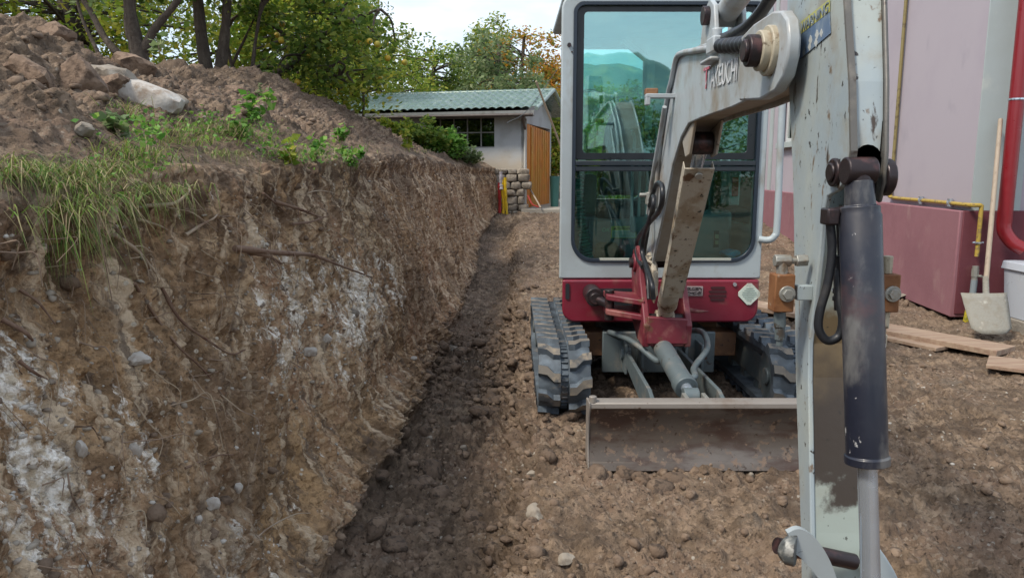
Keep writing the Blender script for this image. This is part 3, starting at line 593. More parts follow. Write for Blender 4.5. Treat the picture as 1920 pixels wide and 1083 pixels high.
for a_ in [(480, 240, .20, 70, .055, lf_weed, 'tall bright weed with broad leaves on the bank top, highest of the weeds'),
           (455, 262, .13, 60, .05, lf_weed, 'broad-leaved weed just left of the tallest one'),
           (300, 100, .10, 14, .07, lf_silver, 'pale leaf sprig on the crest beside the thin sapling'),
           (225, 262, .08, 40, .05, lf_silver, 'grey-green sprig in the grass under the white slab'),
           (660, 318, .15, 70, .06, lf_weed, 'yellow-green weed hanging at the bank edge'),
           (640, 270, .14, 60, .06, lf_weed, 'weed on the heap foot above the hanging one'),
           (590, 300, .12, 60, .05, lf_weed, 'low weed in the grass right of the tall weed'),
           (540, 310, .12, 60, .05, lf_bright, 'light green weed at the bank edge under the tall weed'),
           (490, 185, .10, 30, .05, lf_silver, 'small sprig growing alone on the heap slope'),
           (765, 283, .22, 80, .07, lf_bright, 'light green weed at the far end of the bank edge')]:
    weed(*a_)

# ------------------------------------------------------------------ trees
def tree(name, base, trunk_pts, r0, centers, rx, ry, rz, ncl, nleaf, size, mat, label, cat, group=None, spread=(.35, .6), fruit=0, limbs=None, aspect=.55, droop=.3):
    t = thing(name, base, label, cat, group); base = Vector(base)
    mb = MB(); c = bez([base+Vector(p) for p in trunk_pts], 6); n = len(c)
    mb.tube(c, [r0*(1-.55*k/n)*(.92+.16*random.random()) for k in range(n)], 9)
    for lm in (limbs or []):
        c2 = bez([base+Vector(p) for p in lm[0]], 6); mb.tube(c2, [lm[1]*(1-.6*k/len(c2))*(.9+.2*random.random()) for k in range(len(c2))], 8); c += c2[len(c2)//3:]
    C = []; ctr = base+Vector(centers)
    for _ in range(ncl):
        while True:
            d = Vector((random.uniform(-1, 1), random.uniform(-1, 1), random.uniform(-1, 1)))
            if .15 < d.length < 1: break
        C.append(ctr+Vector((d.x*rx, d.y*ry, d.z*rz)))
    start = [q for q in c[len(c)//3:]]
    for q in C[:min(len(C), 60)]:
        s = min(start, key=lambda a: (a-q).length+random.random()*.4); mid = s.lerp(q, .5)+Vector((random.uniform(-.15, .15), random.uniform(-.15, .15), .12*(q-s).length))
        cc = bez([s, mid, q], 5); rr = r0*.22; mb.tube(cc, [rr*(1-.8*k/len(cc))+.004 for k in range(len(cc))], 5)
    mb.build('trunk', bark, t, 0, 60)
    CA = np.array([tuple(q) for q in C]); V, F = leaf_arrays(CA, size, nleaf, RNG.uniform(spread[0], spread[1], len(CA)), droop, aspect)
    mesh_quads('crown', V, F, mat, t, tuple(base))
    for k in range(fruit):
        q = C[random.randrange(len(C))]+Vector((random.uniform(-.3, .3), random.uniform(-.5, .1), random.uniform(-.35, .1)))
        V_, F_ = rock_mesh(k, 2, .08); m2 = MB(); m2.add([tuple(Vector(v)*.038*(1 if 1 else 1)+q) for v in V_], [tuple(f) for f in F_]); m2.build('fruit', fruitm, t, 0, 80)
    return t
def gp(px, Y, dz=-.05):
    x_ = (px-960)/1400*Y*1.02; return (x_, Y, floor(x_, Y)+dz)
# orchard trees on the crest
b_ = gp(300, 7.6); tree('fruit_tree', b_, [(0, 0, 0), (.0, 0, .35), (-.06, 0, .7), (-.05, 0, 1.2)], .10, (-.1, .3, 2.0), 1.6, 1.2, .8, 40, 5200, .075, lf_green, 'leafy tree with a forked trunk at the left end of the crest', 'fruit tree', None, (.3, .5), 0,
     [([(0, 0, .35), (.16, 0, .62), (.45, 0, .95), (.8, 0, 1.5)], .05), ([(0, 0, .2), (-.3, 0, .5), (-.55, .1, .9), (-.9, .1, 1.4)], .045)])
b_ = gp(432, 8.9); tree('fruit_tree', b_, [(-.05, 0, 0), (-.10, 0, .4), (-.14, 0, .9), (-.16, 0, 1.7)], .10, (0, .1, 1.85), 1.5, 1.1, .75, 50, 5200, .085, lf_green, 'fruit tree with a dark double trunk growing from the crest', 'fruit tree', None, (.25, .45), 6,
     [([(.0, 0, -.05), (.06, 0, .4), (.15, 0, .9), (.24, 0, 1.7)], .09), ([(.1, .1, .0), (.35, .1, .3), (.45, .1, .75), (.55, .1, 1.2)], .035)])
b_ = gp(516, 9.7); tree('fruit_tree', b_, [(0, 0, 0), (-.02, 0, .28), (.12, 0, .48), (.42, 0, .66), (.75, 0, .95)], .075, (.82, 0, 1.0), .90, .8, .60, 40, 3000, .085, lf_green, 'fruit tree with a crooked trunk bending right and many yellow fruit', 'fruit tree', None, (.2, .4), 15,
     [([(.4, 0, .66), (.7, 0, .62), (1.0, 0, .45), (1.15, 0, .4)], .028), ([(-.02, 0, .28), (-.35, 0, .55), (-.45, 0, 1.1)], .035), ([(.7, 0, .95), (1.1, 0, 1.15), (1.5, 0, 1.3)], .03)])
b_ = gp(690, 12.9); tree('sapling', b_, [(0, 0, 0), (.03, 0, .5), (.04, 0, 1.0), (.0, 0, 1.5)], .028, (0, 0, 1.5), .5, .5, .6, 12, 600, .08, lf_green, 'thin sapling on the heap slope in front of the shed roof', 'sapling', None, (.15, .3), 3)
b_ = gp(232, 7.0); tree('sapling', b_, [(0, 0, 0), (-.02, 0, .3), (-.15, 0, .65), (-.22, 0, 1.1)], .022, (-.2, 0, 1.0), .4, .3, .3, 8, 180, .07, lf_silver, 'thin grey sapling between the forked tree and the double trunk', 'sapling', None, (.15, .3))
# hedge of trees behind
bt = [(-9.5, 10.5, 5.2, 2.0, lf_bright, 'dense mid-green tree at the far left behind the crest'), (-6.6, 11.5, 5.0, 1.9, lf_bright, 'yellow-green tree behind the forked trunk'), (-4.9, 14.5, 5.4, 1.9, lf_bright, 'mid-green tree behind the double trunk'),
      (-3.4, 13.2, 3.6, 1.3, lf_bright, 'low yellow-green tree behind the crooked trunk'), (-5.4, 18.5, 6.4, 2.3, lf_silver, 'tall grey-green tree at the back between the double trunk and the shed'), (-8.8, 15.5, 6.5, 2.4, lf_silver, 'tall grey-green tree behind the far left of the heap'),
      (-3.6, 21, 4.0, 1.9, lf_bright, 'mid-green tree rising behind the left end of the shed'), (-7.6, 9.2, 3.6, 1.4, lf_bright, 'low bright tree close behind the left end of the heap')]
for (x_, y_, h, r, mt, lb) in bt:
    b_ = (x_, y_, floor(x_, y_)-.1); tree('leafy_tree', b_, [(0, 0, 0), (.1, 0, h*.3), (-.1, 0, h*.6), (0, 0, h*.85)], .13, (0, 0, h*.50), r, r, h*.47, 85, 9500, .10, mt, lb, 'tree', 'trees behind the spoil heap', (.35, .62))
bt = [(-2.6, 26, 4.3, 2.0, lf_green, 'bushy green tree behind the middle of the shed roof'), (-.4, 25, 4.6, 1.8, lf_silver, 'grey-green tree behind the right end of the shed roof'), (.45, 29, 6.9, 1.9, lf_autumn, 'tall tree turning orange behind the shed'), (-1.1, 30, 6.0, 1.5, lf_bright, 'slender yellow-green tree beside the orange one'),
      (2.3, 26, 4.3, 1.7, lf_bright, 'yellow-green tree seen through the cab beside the orange tree'), (5.0, 30, 4.7, 2.2, lf_green, 'green tree seen through the cab window'), (8.2, 33, 5.0, 2.4, lf_green, 'green tree farthest right behind the excavator'), (3.9, 21, 2.7, 1.6, lf_bright, 'round bush seen through the cab behind the seat'), (1.6, 32, 6.0, 1.2, lf_autumn, 'narrow orange tree at the edge of the cab')]
for (x_, y_, h, r, mt, lb) in bt:
    b_ = (x_, y_, floor(x_, y_)-.1); h -= .3
    tree('leafy_tree', b_, [(0, 0, 0), (.1, 0, h*.3), (-.1, 0, h*.6), (0, 0, h*.9)], .12, (0, 0, h*.52), r, r, h*.47, 70, 9000, .14, mt, lb, 'tree', 'trees behind the shed', (.35, .75))
# shrub in front of the shed
for (px, Y, r, h, mt, lb, n) in [(745, 15.2, .55, .75, lf_bright, 'yellow-green shrub leaning over the bank under the shed roof', 2200), (800, 15.4, .5, .75, lf_green, 'mixed green shrub in front of the left window panes', 2200), (845, 15.6, .42, .62, lf_weed, 'dark green shrub below the shed window', 1900), (872, 15.7, .30, .26, lf_silver, 'low grey-green plant at the end of the bank below the shed window', 700)]:
    x_ = (px-960)/1400*Y*1.0; b_ = (x_, Y, floor(x_, Y)-.05)
    tree('shrub', b_, [(0, 0, 0), (.02, 0, h*.3), (0, 0, h*.6)], .02, (0, 0, h*.6), r, r, h*.5, 22, n, .09, mt, lb, 'shrub', 'shrubs below the shed window', (.12, .24))
# distant wooded hill
hx = np.linspace(-60, 260, 90); hy = np.linspace(330, 620, 40); HX, HY = np.meshgrid(hx, hy)
HZ = 66*np.exp(-((HX-52)/85)**2)*np.exp(-((HY-470)/85)**2)+12*np.exp(-((HX-150)/60)**2); HP = np.stack([HX.ravel(), HY.ravel(), HZ.ravel()], 1); HP[:, 2] += 5*fbm(HP*.05, 4)+2.2*np.abs(fbm(HP*.35, 2))-2
hillm = M('hazy_far_forest', (.15, .22, .21), .95, 0, [((.10, .17, .17), .03, .45, .6), ((.20, .25, .19), .09, .5, .62)])  # forest greens paled with distance haze, no air is modelled
hill = build_grid('hill', HP, 40, 90, [hillm], {}); tag(hill, 'distant wooded hill', None, None, 'structure')

HP2 = HP.copy(); HP2[:, 1] = -HP2[:, 1]; HP2[:, 0] += 6; HP2[:, 2] *= 1.12
hill2 = build_grid('hill', HP2, 40, 90, [hillm], {}); tag(hill2, 'wooded hill across the valley behind the photographer', None, None, 'structure')
for (x_, y_, h, r, mt, lb) in [(1.6, -15, 4.0, 1.7, lf_bright, 'yellow-green tree mirrored at the left of the cab glass'), (4.0, -17, 4.0, 1.8, lf_green, 'green tree mirrored in the middle of the cab glass'), (6.6, -16, 4.3, 1.9, lf_green, 'green tree mirrored at the right of the cab glass')]:
    tree('leafy_tree', (x_, y_, -.1), [(0, 0, 0), (.1, 0, h*.3), (-.1, 0, h*.6), (0, 0, h*.9)], .1, (0, 0, h*.52), r, r, h*.47, 60, 7000, .13, mt, lb, 'tree', 'trees mirrored in the cab glass', (.35, .7))
# ------------------------------------------------------------------ shed
SC = Vector((.30, 17.0, 0)); A16 = math.radians(15)
du = Vector((-math.cos(A16), math.sin(A16), 0)); dv = Vector((math.sin(A16), math.cos(A16), 0))
def sp_(u, v, z): p = SC+du*u+dv*v; return (p.x, p.y, z)
shed = thing('shed', (SC.x, SC.y, .5), 'low whitewashed shed with green corrugated roof at the end of the trench', 'shed')
x = NT('whitewash'); c = x.mix((.46, .49, .52), (.39, .41, .43), x.ramp(x.noise(2.5, 6), .45, .65)); geo = x.n('NewGeometry'); sp = x.n('SeparateXYZ'); x.l(geo.outputs['Position'], sp.inputs[0])
c = x.mix(c, (.44, .37, .28), x.math('MULTIPLY', x.ramp(x.math('ADD', sp.outputs['Z'], x.math('MULTIPLY', x.noise(2, 4), .5)), 2.15, 1.75), .8)); x.set(base=c, rough=.9); x.bump(x.noise(20, 6), .3, .01); wash = x.m
mb = MB()
def sbox(mb, u0, u1, v0, v1, z0, z1, m=0):
    mb.prism([sp_(u0, v0, z0), sp_(u1, v0, z0), sp_(u1, v1, z0), sp_(u0, v1, z0)], (0, 0, z1-z0), m)
WZ0, WZ1, WU0, WU1 = 1.92, 2.60, .72, 2.35
sbox(mb, 0, 5.6, 0, .15, 0, WZ0); sbox(mb, 0, WU0, 0, .15, WZ0, 2.72); sbox(mb, WU1, 5.6, 0, .15, WZ0, 2.72); sbox(mb, WU0, WU1, 0, .15, WZ1, 2.72)
sbox(mb, 5.45, 5.6, .15, 2.6, 0, 2.72); sbox(mb, 0, 5.6, 2.6, 2.75, 0, 2.9)
mb.prism([sp_(0, .15, 2.45), sp_(0, 2.6, 2.45), sp_(0, 2.6, 2.85), sp_(0, 1.4, 3.22), sp_(0, .15, 2.74)], tuple(du*.15))
mb.build('wall', wash, shed)
mb = MB(); fr = .028
for k in range(6): u = WU0+(WU1-WU0)*k/5; sbox(mb, u-fr/2, u+fr/2, .03, .07, WZ0, WZ1)
for z in (WZ0+.014, (WZ0+WZ1)/2, WZ1-.014): sbox(mb, WU0+.002, WU1-.002, .034, .066, z-fr/2, z+fr/2)
wn = mb.build('window_frame', M('weathered_frame', (.20, .20, .20), .7, 0, [((.3, .3, .3), 9, .5, .7)]), shed)
mb = MB(); sbox(mb, WU0, WU1, .046, .052, WZ0, WZ1); mb.build('pane', glass2, wn)
mb = MB(); sbox(mb, .8, 3.0, 2.2, 2.3, .6, 2.4); sbox(mb, .9, 1.25, .4, .6, 2.2, 2.32); sbox(mb, .82, 1.15, .5, .8, 1.9, 2.12)
mb.build('shelf', M('shed_interior', (.12, .10, .08), .9, 0, [((.3, .35, .4), 7, .56, .62)]), shed)
orange = NT('orange_boards'); n_ = orange.noise(3, 7, .6, (1, 1, .4)); c = orange.mix((.60, .22, .03), (.45, .15, .02), orange.ramp(n_, .42, .62)); c = orange.mix(c, (.50, .22, .03), orange.ramp(orange.noise(1.2, 2), .52, .58)); orange.set(base=c, rough=.6); orange.bump(orange.noise(30, 4), .2, .01)
mb = MB(); v = 0.02
k = 0
while v < 2.4: sbox(mb, -.02-.008*(k % 2), .12, v, v+.115, .52, 2.44-.03*v); v += .122; k += 1
dr = mb.build('board_door', orange.m, shed)
mb = MB(); sbox(mb, -.045, -.02, .40, .58, .60, 2.38); mb.build('door_post', M('yellow_wood', (.50, .24, .03), .6, 0, [((.38, .16, .03), 5, .5, .65, 7, (1, 1, .3)), ((.6, .55, .4), 9, .66, .7, 6)]), shed)
mb = MB(); sbox(mb, -.03, .10, -.0, 0.018, .52, 2.55); mb.build('corner_board', M('white_board', (.55, .56, .55), .7), shed)
# roof: wavy tile sheet
roofm = M('green_roof_sheet', (.13, .20, .18), .30, .1, [((.24, .31, .29), 5, .5, .72), ((.05, .08, .07), 9, .55, .7)], (40, .1))
mb = MB(); NU, NV = 300, 36; vs = []; fs = []
for i in range(NU+1):
    u = -.32+6.1*i/NU
    for j in range(NV+1):
        t = j/NV; vv = -.38+1.80*t; z = 2.70+.56*t+.040*abs(math.sin(u*math.pi/.19))+.040*(1-((t*6) % 1))
        vs.append(sp_(u, vv, z))
for i in range(NU):
    for j in range(NV): a = i*(NV+1)+j; fs.append((a, a+1, a+NV+2, a+NV+1))
mb.add(vs, fs); rf = mb.build('roof', roofm, shed, 0, 25)
so_ = rf.modifiers.new('thick', 'SOLIDIFY'); so_.thickness = .012
mb = MB(); mb.prism([sp_(-.3, 1.42, 3.27), sp_(5.8, 1.42, 3.27), sp_(5.8, 3.0, 2.8), sp_(-.3, 3.0, 2.8)], (0, 0, -.03)); mb.build('rear_roof', roofm, shed)
mb = MB(); mb.tube([sp_(-.34, 1.42, 3.29), sp_(5.8, 1.42, 3.29)], .05, 10); mb.build('ridge_cap', roofm, shed)
mb = MB()
mb.tube([sp_(-.34, -.38, 2.73), sp_(-.34, 1.42, 3.30), sp_(-.34, 3.0, 2.85)], .045, 8); mb.build('verge_trim', M('pale_green_trim', (.25, .33, .31), .5), shed)
mb = MB(); sbox(mb, -.28, 5.7, -.37, -.34, 2.585, 2.70); mb.build('fascia', M('grey_fascia', (.24, .25, .25), .6, 0, [((.17, .17, .16), 5, .5, .7)]), shed)
mb = MB(); mb.tube([sp_(-.27, -.42, 2.60), sp_(5.7, -.42, 2.60)], .038, 10); mb.build('gutter', M('brown_gutter', (.05, .035, .032), .5), shed)
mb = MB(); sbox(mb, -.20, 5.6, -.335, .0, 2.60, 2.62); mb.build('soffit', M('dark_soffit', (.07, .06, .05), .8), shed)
mb = MB(); mb.tube(bez([sp_(-.05, -.40, 2.58), sp_(-.02, -.25, 2.45), sp_(.0, -.05, 2.32)], 6), .03, 8); mb.build('downspout', M('old_spout', (.08, .055, .05), .6), shed)
mb = MB(); mb.tube([sp_(.0, -.05, 2.30), sp_(.0, -.05, .52)], .022, 8); mb.build('white_pipe', M('white_pipe_plastic', (.55, .55, .52), .5), shed)
# stone wall
sw = MB(); random.seed(11); zz_ = .40
while zz_ < 1.36:
    hh = random.uniform(.09, .17); xx = -.42
    while xx < .24:
        wd = random.uniform(.12, .30); V_, F_ = rock_mesh(random.randrange(90), 3, .25, 1.2, 10); V_ = np.sign(V_)*np.abs(V_)**.45
        sw.add([(xx+wd/2+v_[0]*wd*.52, 16.62+v_[1]*.16, zz_+hh/2+v_[2]*hh*.54) for v_ in V_], [tuple(f) for f in F_]); xx += wd
    zz_ += hh
sw.bb(-.42, .24, 16.62, 16.9, .35, 1.36)
tag(sw.build('stone_wall', stone, None, 0, 50, root=(-.1, 16.6, .4)), 'rough grey stone retaining wall under the shed corner', 'stone wall')
tag(MB().bb(.20, 3.4, 16.35, 22, .3, .575).build('concrete_slab', M('concrete', (.33, .31, .27), .85, 0, [((.24, .22, .19), 5, .45, .65)], (30, .4)), None, .01, root=(1, 17, .3)), 'pale concrete slab in front of the orange door', 'slab')
# rolled yellow and red webbing on the wall
t = thing('hanging_bundle', (-.20, 16.2, .5), 'bundle of yellow, red and grey plastic sleeves hanging at the trench end', 'plastic bundle')
for k, (dx, col, z0, z1, nm, r) in enumerate([(.0, (.55, .36, .01), .46, 1.22, 'yellow_sleeve', .035), (.055, (.60, .40, .015), .44, 1.26, 'yellow_sleeve', .035), (-.075, (.28, .015, .015), .50, 1.15, 'red_sleeve', .04), (-.04, (.35, .33, .36), 1.0, 1.38, 'grey_sleeve', .045)]):
    pts = bez([(-.20+dx, 16.2, z1), (-.20+dx+random.uniform(-.02, .02), 16.19, (z0*.3+z1*.7)), (-.20+dx+random.uniform(-.02, .02), 16.2, (z0*.7+z1*.3)), (-.20+dx+(.04 if k == 1 else .01), 16.16, z0)], 6)
    MB().tube(pts, [r*random.uniform(.7, 1.1) for _ in pts], 9).build(nm, M(nm+'_plastic', col, .4), t)
tag(MB().tube([atY(1005, 152, 16.1), atY(1047, 262, 16.7), atY(1056, 290, 16.9)], .022, 8).build('wooden_pole', M('pale_pole', (.42, .34, .24), .7), None, root=atY(1047, 262, 16.7)), 'long pale wooden pole leaning on the shed gable', 'pole')
t = thing('leaning_rake', atZ(1015, 388, .58), 'wooden tool handle leaning against the shed corner over a red tool', 'garden tool')
pa = atY(1014, 389, 16.3); MB().tube([pa, atY(989, 345, 16.8)], .018, 8).build('handle', handlem, t)
MB().tube(bez([atY(990, 366, 16.5), atY(998, 382, 16.4), atY(1010, 388, 16.35)], 5), .02, 7).build('head', M('red_tool', (.30, .03, .02), .5), t)
p_ = atZ(1020, 372, .62); t = thing('crate_pile', p_, 'dark crate under a dusty pinkish cloth by the orange door', 'crate')
MB().box((p_[0]+.02, p_[1]+.3, .76), (.26, .25, .36)).build('crate', M('crate_brown', (.07, .045, .035), .8), t, .01)
V_, F_ = rock_mesh(5, 3, .4, 1.4); MB().add([(p_[0]+.04+v[0]*.19, p_[1]+.22+v[1]*.14, .98+v[2]*.08) for v in V_], [tuple(f) for f in F_]).build('cloth', M('dusty_cloth', (.32, .22, .21), .9, 0, [((.2, .12, .12), 9, .5, .65)], (30, .5)), t, 0, 60)
p_ = atY(1036, 345, 17.6); tag(MB().tube([(p_[0]+.05, 17.6, .55), (p_[0]+.05, 17.6, 1.28)], [.09, .12], 14).build('water_barrel', M('teal_plastic', (.05, .17, .15), .45), None, root=(p_[0], 17.6, .55)), 'teal plastic barrel standing against the orange boards', 'barrel')
weed_base = atZ(1004, 380, .58)
t = thing('potted_weed', weed_base, 'small yellow-green plant growing at the foot of the orange boards', 'plant')
V, F = leaf_arrays(np.array([[weed_base[0], weed_base[1], .66], [weed_base[0]+.03, weed_base[1], .76]]), .07, 110, np.array([.11, .09]), 0); mesh_quads('foliage', V, F, lf_bright, t, weed_base)
MB().tube([weed_base, (weed_base[0], weed_base[1], .72)], .008, 6).build('stem', twigm, t)
tag(MB().tube(bez([atY(950, 230, 14.5), atY(990, 205, 16.5), atY(1045, 130, 19)], 8), .006, 5).build('overhead_cable', black, None, root=atY(990, 205, 16.5)), 'thin black cable sloping up past the shed gable', 'cable')

# ------------------------------------------------------------------ house
HC = Vector((4.16, 6.96, 0)); hd = Vector((.096, 1, 0)).normalized(); hr = Vector((1, 0, 0))
house = thing('house', tuple(HC), 'lavender rendered house with a dark pink plinth beside the excavator', 'house')
lav = NT('lavender_render'); c = lav.mix((.40, .36, .40), (.37, .33, .375), lav.ramp(lav.noise(.9, 6), .4, .65)); c = lav.mix(c, (.34, .31, .35), lav.ramp(lav.noise(3.2, 6, .5, (1, 1, .6)), .58, .75)); lav.set(base=c, rough=.85); lav.bump(lav.noise(60, 5), .15, .004)
plm = M('pink_plinth_render', (.26, .12, .14), .85, 0, [((.225, .10, .12), 1.5, .4, .65), ((.30, .17, .175), 4, .55, .75, 8, (1, 1, .5)), ((.38, .30, .29), 25, .73, .76, 6)], (40, .25, .006))
plm2 = M('shaded_plinth_render', (.13, .032, .042), .8, 0, [((.11, .025, .035), 2, .4, .65), ((.19, .07, .07), 5, .56, .75, 8)], (40, .25, .006))  # same plinth, coloured darker and redder for the shade on its front
whm = M('pilaster_render', (.36, .41, .41), .85, 0, [((.38, .44, .45), 1.5, .4, .7), ((.46, .50, .47), 4, .55, .8)], (50, .15, .004))
def hp(u, v, z): p = HC+hd*u+hr*v; return (p.x, p.y, z)   # u along the side wall away from camera, v to the right
def hbox(mb, u0, u1, v0, v1, z0, z1, m=0):
    mb.prism([hp(u0, v0, z0), hp(u1, v0, z0), hp(u1, v1, z0), hp(u0, v1, z0)], (0, 0, z1-z0), m)
PZ = 1.035; HL = 10.5; HH = 6.2
mb = MB(); hbox(mb, 0, HL, 0, .30, .03, PZ); mb.build('plinth', plm, house, .01)
mb = MB(); hbox(mb, -.012, .29, .03, 6, .06, PZ); mb.build('front_plinth', plm2, house, .008)
mb = MB(); W0 = .09; hbox(mb, 0, HL, W0, .33, PZ, 1.9); hbox(mb, 0, 3.1, W0, .33, 1.9, HH); hbox(mb, 4.3, 5.6, W0, .33, 1.9, HH); hbox(mb, 6.8, HL, W0, .33, 1.9, HH); hbox(mb, 3.1, 4.3, W0, .33, 3.6, HH); hbox(mb, 5.6, 6.8, W0, .33, 3.6, HH)
mb.build('side_wall', lav.m, house)
mb = MB(); hbox(mb, .02, .30, .335, 6, PZ, HH); hbox(mb, HL-.3, HL-.02, .335, 6, 0, HH); mb.build('front_wall', lav.m, house)
mb = MB(); hbox(mb, -.01, .02, .092, .55, PZ, HH); mb.build('pilaster', whm, house, .004)
mb = MB(); hbox(mb, -.006, .02, .75, 6, PZ, HH); mb.build('pilaster', whm, house, .004)
mb = MB(); hbox(mb, HL-.5, HL+.004, .05, .345, PZ, HH-.01); hbox(mb, 7.55, 7.75, .06, .09, PZ, HH-.01); mb.build('pilaster', whm, house, .004)
for u0 in (3.1, 5.6):
    mb = MB(); hbox(mb, u0-.14, u0, .05, .12, 1.9, 3.6); hbox(mb, u0+1.2, u0+1.34, .05, .12, 1.9, 3.6); hbox(mb, u0-.14, u0+1.34, .048, .12, 3.6, 3.78)
    wf = mb.build('window_surround', whm, house, .004)
    mb = MB(); hbox(mb, u0-.2, u0+1.4, .0, .2, 1.80, 1.9); mb.build('sill', whm, wf, .006)
    mb = MB(); hbox(mb, u0, u0+.07, .13, .19, 1.9, 3.6); hbox(mb, u0+1.13, u0+1.2, .13, .19, 1.9, 3.6); hbox(mb, u0+.07, u0+1.13, .13, .19, 1.9, 1.97); hbox(mb, u0+.07, u0+1.13, .13, .19, 3.53, 3.6); hbox(mb, u0+.565, u0+.635, .135, .185, 1.97, 3.53)
    mb.build('frame', M('white_frame', (.6, .62, .62), .5), wf, .004)
    mb = MB(); hbox(mb, u0+.07, u0+1.13, .155, .165, 1.97, 3.53); mb.build('pane', glass2, wf)
    mb = MB(); hbox(mb, u0-.1, u0+1.3, .6, .64, 1.6, 3.9); mb.build('curtain', M('curtain_cloth', (.35, .35, .33), .9), wf)
mb = MB(); mb.prism([hp(-.5, -.5, HH), hp(HL+.5, -.5, HH), hp(HL+.5, 6.5, HH), hp(-.5, 6.5, HH)], (0, 0, .22)); mb.build('roof', M('roof_edge', (.2, .1, .08), .8), house)
# concrete footing strip along the side wall
ap = MB(); ap.prism([hp(-.02, .10, -.35), hp(HL, .10, -.35), hp(HL, .10, .0), hp(-.02, .10, .0)], tuple(-Vector((1, 0, 0))*.13))
cm = M('broken_concrete', (.25, .225, .19), .9, 0, [((.20, .17, .14), 6, .45, .65, 9), ((.4, .38, .34), 9, .6, .72, 8)], (30, .8, .02))
vs = []; fs = []; n = 120
for i in range(n+1):
    u = 1.0+(HL-1.0)*i/n; wd = .10+.28*min(1, max(0, (u-2)/3))+.05*math.sin(i*1.7)+random.uniform(-.04, .04)
    vs += [hp(u, .02, .085), hp(u, -wd, .055+random.uniform(-.01, .01)), hp(u, -wd-.03, -.08), hp(u, .02, -.08)]
for i in range(n):
    for k in range(4): fs.append((i*4+k, i*4+(k+1) % 4, i*4+4+(k+1) % 4, i*4+4+k))
tag(MB().add(vs, fs).build('concrete_footing', cm, None, 0, 30, root=hp(3, 0, 0)), 'broken strip of pale concrete along the foot of the plinth', 'footing')

# gas pipe
gp_ = thing('gas_pipe', hp(.2, -.08, 1.1), 'worn yellow gas pipe running down the wall and round the plinth corner', 'gas pipe')
o1 = .055
ptsv = [hp(1.75, o1, 4.6), hp(1.75, o1, 1.12)]
MB().tube([hp(1.75, o1, 4.6), hp(1.75, o1, 1.30)], .019, 12).build('upper_pipe', pipeo, gp_)
MB().tube(bez([hp(1.75, o1, 1.30), hp(1.75, o1, 1.15), hp(1.70, o1, 1.10), hp(.7, o1, 1.095), hp(.02, o1, 1.09)], 8)+[Vector(hp(-.07, o1+.02, 1.09)), Vector(hp(-.085, .08, 1.09)), Vector(hp(-.085, .135, 1.09))], .019, 12).build('horizontal_pipe', pipey, gp_)
MB().tube(bez([hp(-.085, .125, 1.09), hp(-.085, .145, 1.085), hp(-.085, .150, 1.05), hp(-.085, .150, .62)], 6), .019, 12).build('drop_pipe', pipey, gp_)
MB().cyl(hp(1.75, o1, 1.27), hp(1.75, o1, 1.40), .032, 12).cyl(hp(1.75, o1, 1.33), hp(1.75, o1, 1.36), .045, 12).build('coupling', M('cream_coupling', (.45, .40, .30), .5), gp_)
for u in (.95, .32): MB().tube([hp(u, o1, 1.06), hp(u+.0, o1, 1.135)], .026, 10).cyl(hp(u-.012, o1, 1.095), hp(u+.012, o1, 1.095), .030, 12).build('pipe_clip', chrome, gp_)
MB().cyl(hp(-.085, .150, .74), hp(-.085, .150, .755), .034, 12).cyl(hp(-.085, .10, .748), hp(-.085, .20, .748), .008, 8).build('pipe_clip', chrome, gp_)
MB().cyl(hp(-.085, .150, .43), hp(-.085, .150, .50), .032, 8).cyl(hp(-.085, .150, .38), hp(-.085, .150, .43), .026, 12).cyl(hp(-.085, .150, .50), hp(-.085, .150, .53), .028, 12).cyl(hp(-.085, .17, .44), hp(-.14, .19, .44), .012, 8).build('valve', brassm, gp_)
MB().tube(bez([hp(-.085, .150, .40), hp(-.085, .147, .25), hp(-.09, .14, .15)], 6), .028, 12).build('grey_sleeve', M('grey_plastic_sleeve', (.20, .24, .26), .6), gp_)
MB().tube(bez([hp(-.09, .15, .26), hp(-.10, .12, .18), hp(-.11, .10, .05), hp(-.10, .09, -.08)], 6), .026, 12).build('yellow_hose', M('bright_yellow_hose', (.42, .33, .02), .5, 0, [((.2, .2, .03), 40, .5, .6)]), gp_)

# red downpipe
dp = thing('downpipe', atY(1888, 440, 6.78), 'glossy red metal downpipe with an elbow on the corner pilaster', 'downpipe')
xa = 4.475; ya = 6.80
MB().tube([(xa, ya, 6.1), (xa, ya, .93)], .062, 20).build('pipe', redpipe, dp)
MB().tube(bez([(xa, ya, .96), (xa+.005, ya-.01, .86), (xa+.06, ya-.05, .76), (xa+.14, ya-.10, .70)], 6), .060, 20, 0, False).build('elbow', redpipe, dp)
MB().cyl((xa, ya, 2.02), (xa, ya, 2.035), .068, 20).build('band', chrome, dp)

# shovel
sh = thing('shovel', atZ(1850, 640, .06), 'cement-crusted square shovel leaning on the wall with its blade down', 'shovel')
nb = 9; mg = []; fs = []
bl = atZ(1840, 634, .07)
bx, by = bl[0]+.27, 6.12
for j in range(nb):
    t = j/(nb-1)
    wdt = (.165+.035*t)*(1 if t < .85 else .985)*(1 if t > .08 else .8)
    for i in range(nb):
        s = 2*i/(nb-1)-1; mg.append((bx+s*wdt+.03*t-.02, by+.24*t*.9-.03*(1-s*s)+.0, .055+.31*t-(.0 if abs(s) < .9 or t > .1 else -.015)))
for j in range(nb-1):
    for i in range(nb-1): a = j*nb+i; fs.append((a, a+1, a+nb+1, a+nb))
o = MB().add(mg, fs).build('blade', shovelm, sh, 0, 60); o.modifiers.new('t', 'SOLIDIFY').thickness = .006
top = (bx+.035, by+.22, .36)
MB().tube([(bx+.02, by+.12, .22), top, (bx+.05, by+.27, .50)], [.022, .026, .024], 10).build('socket', shovelm, sh)
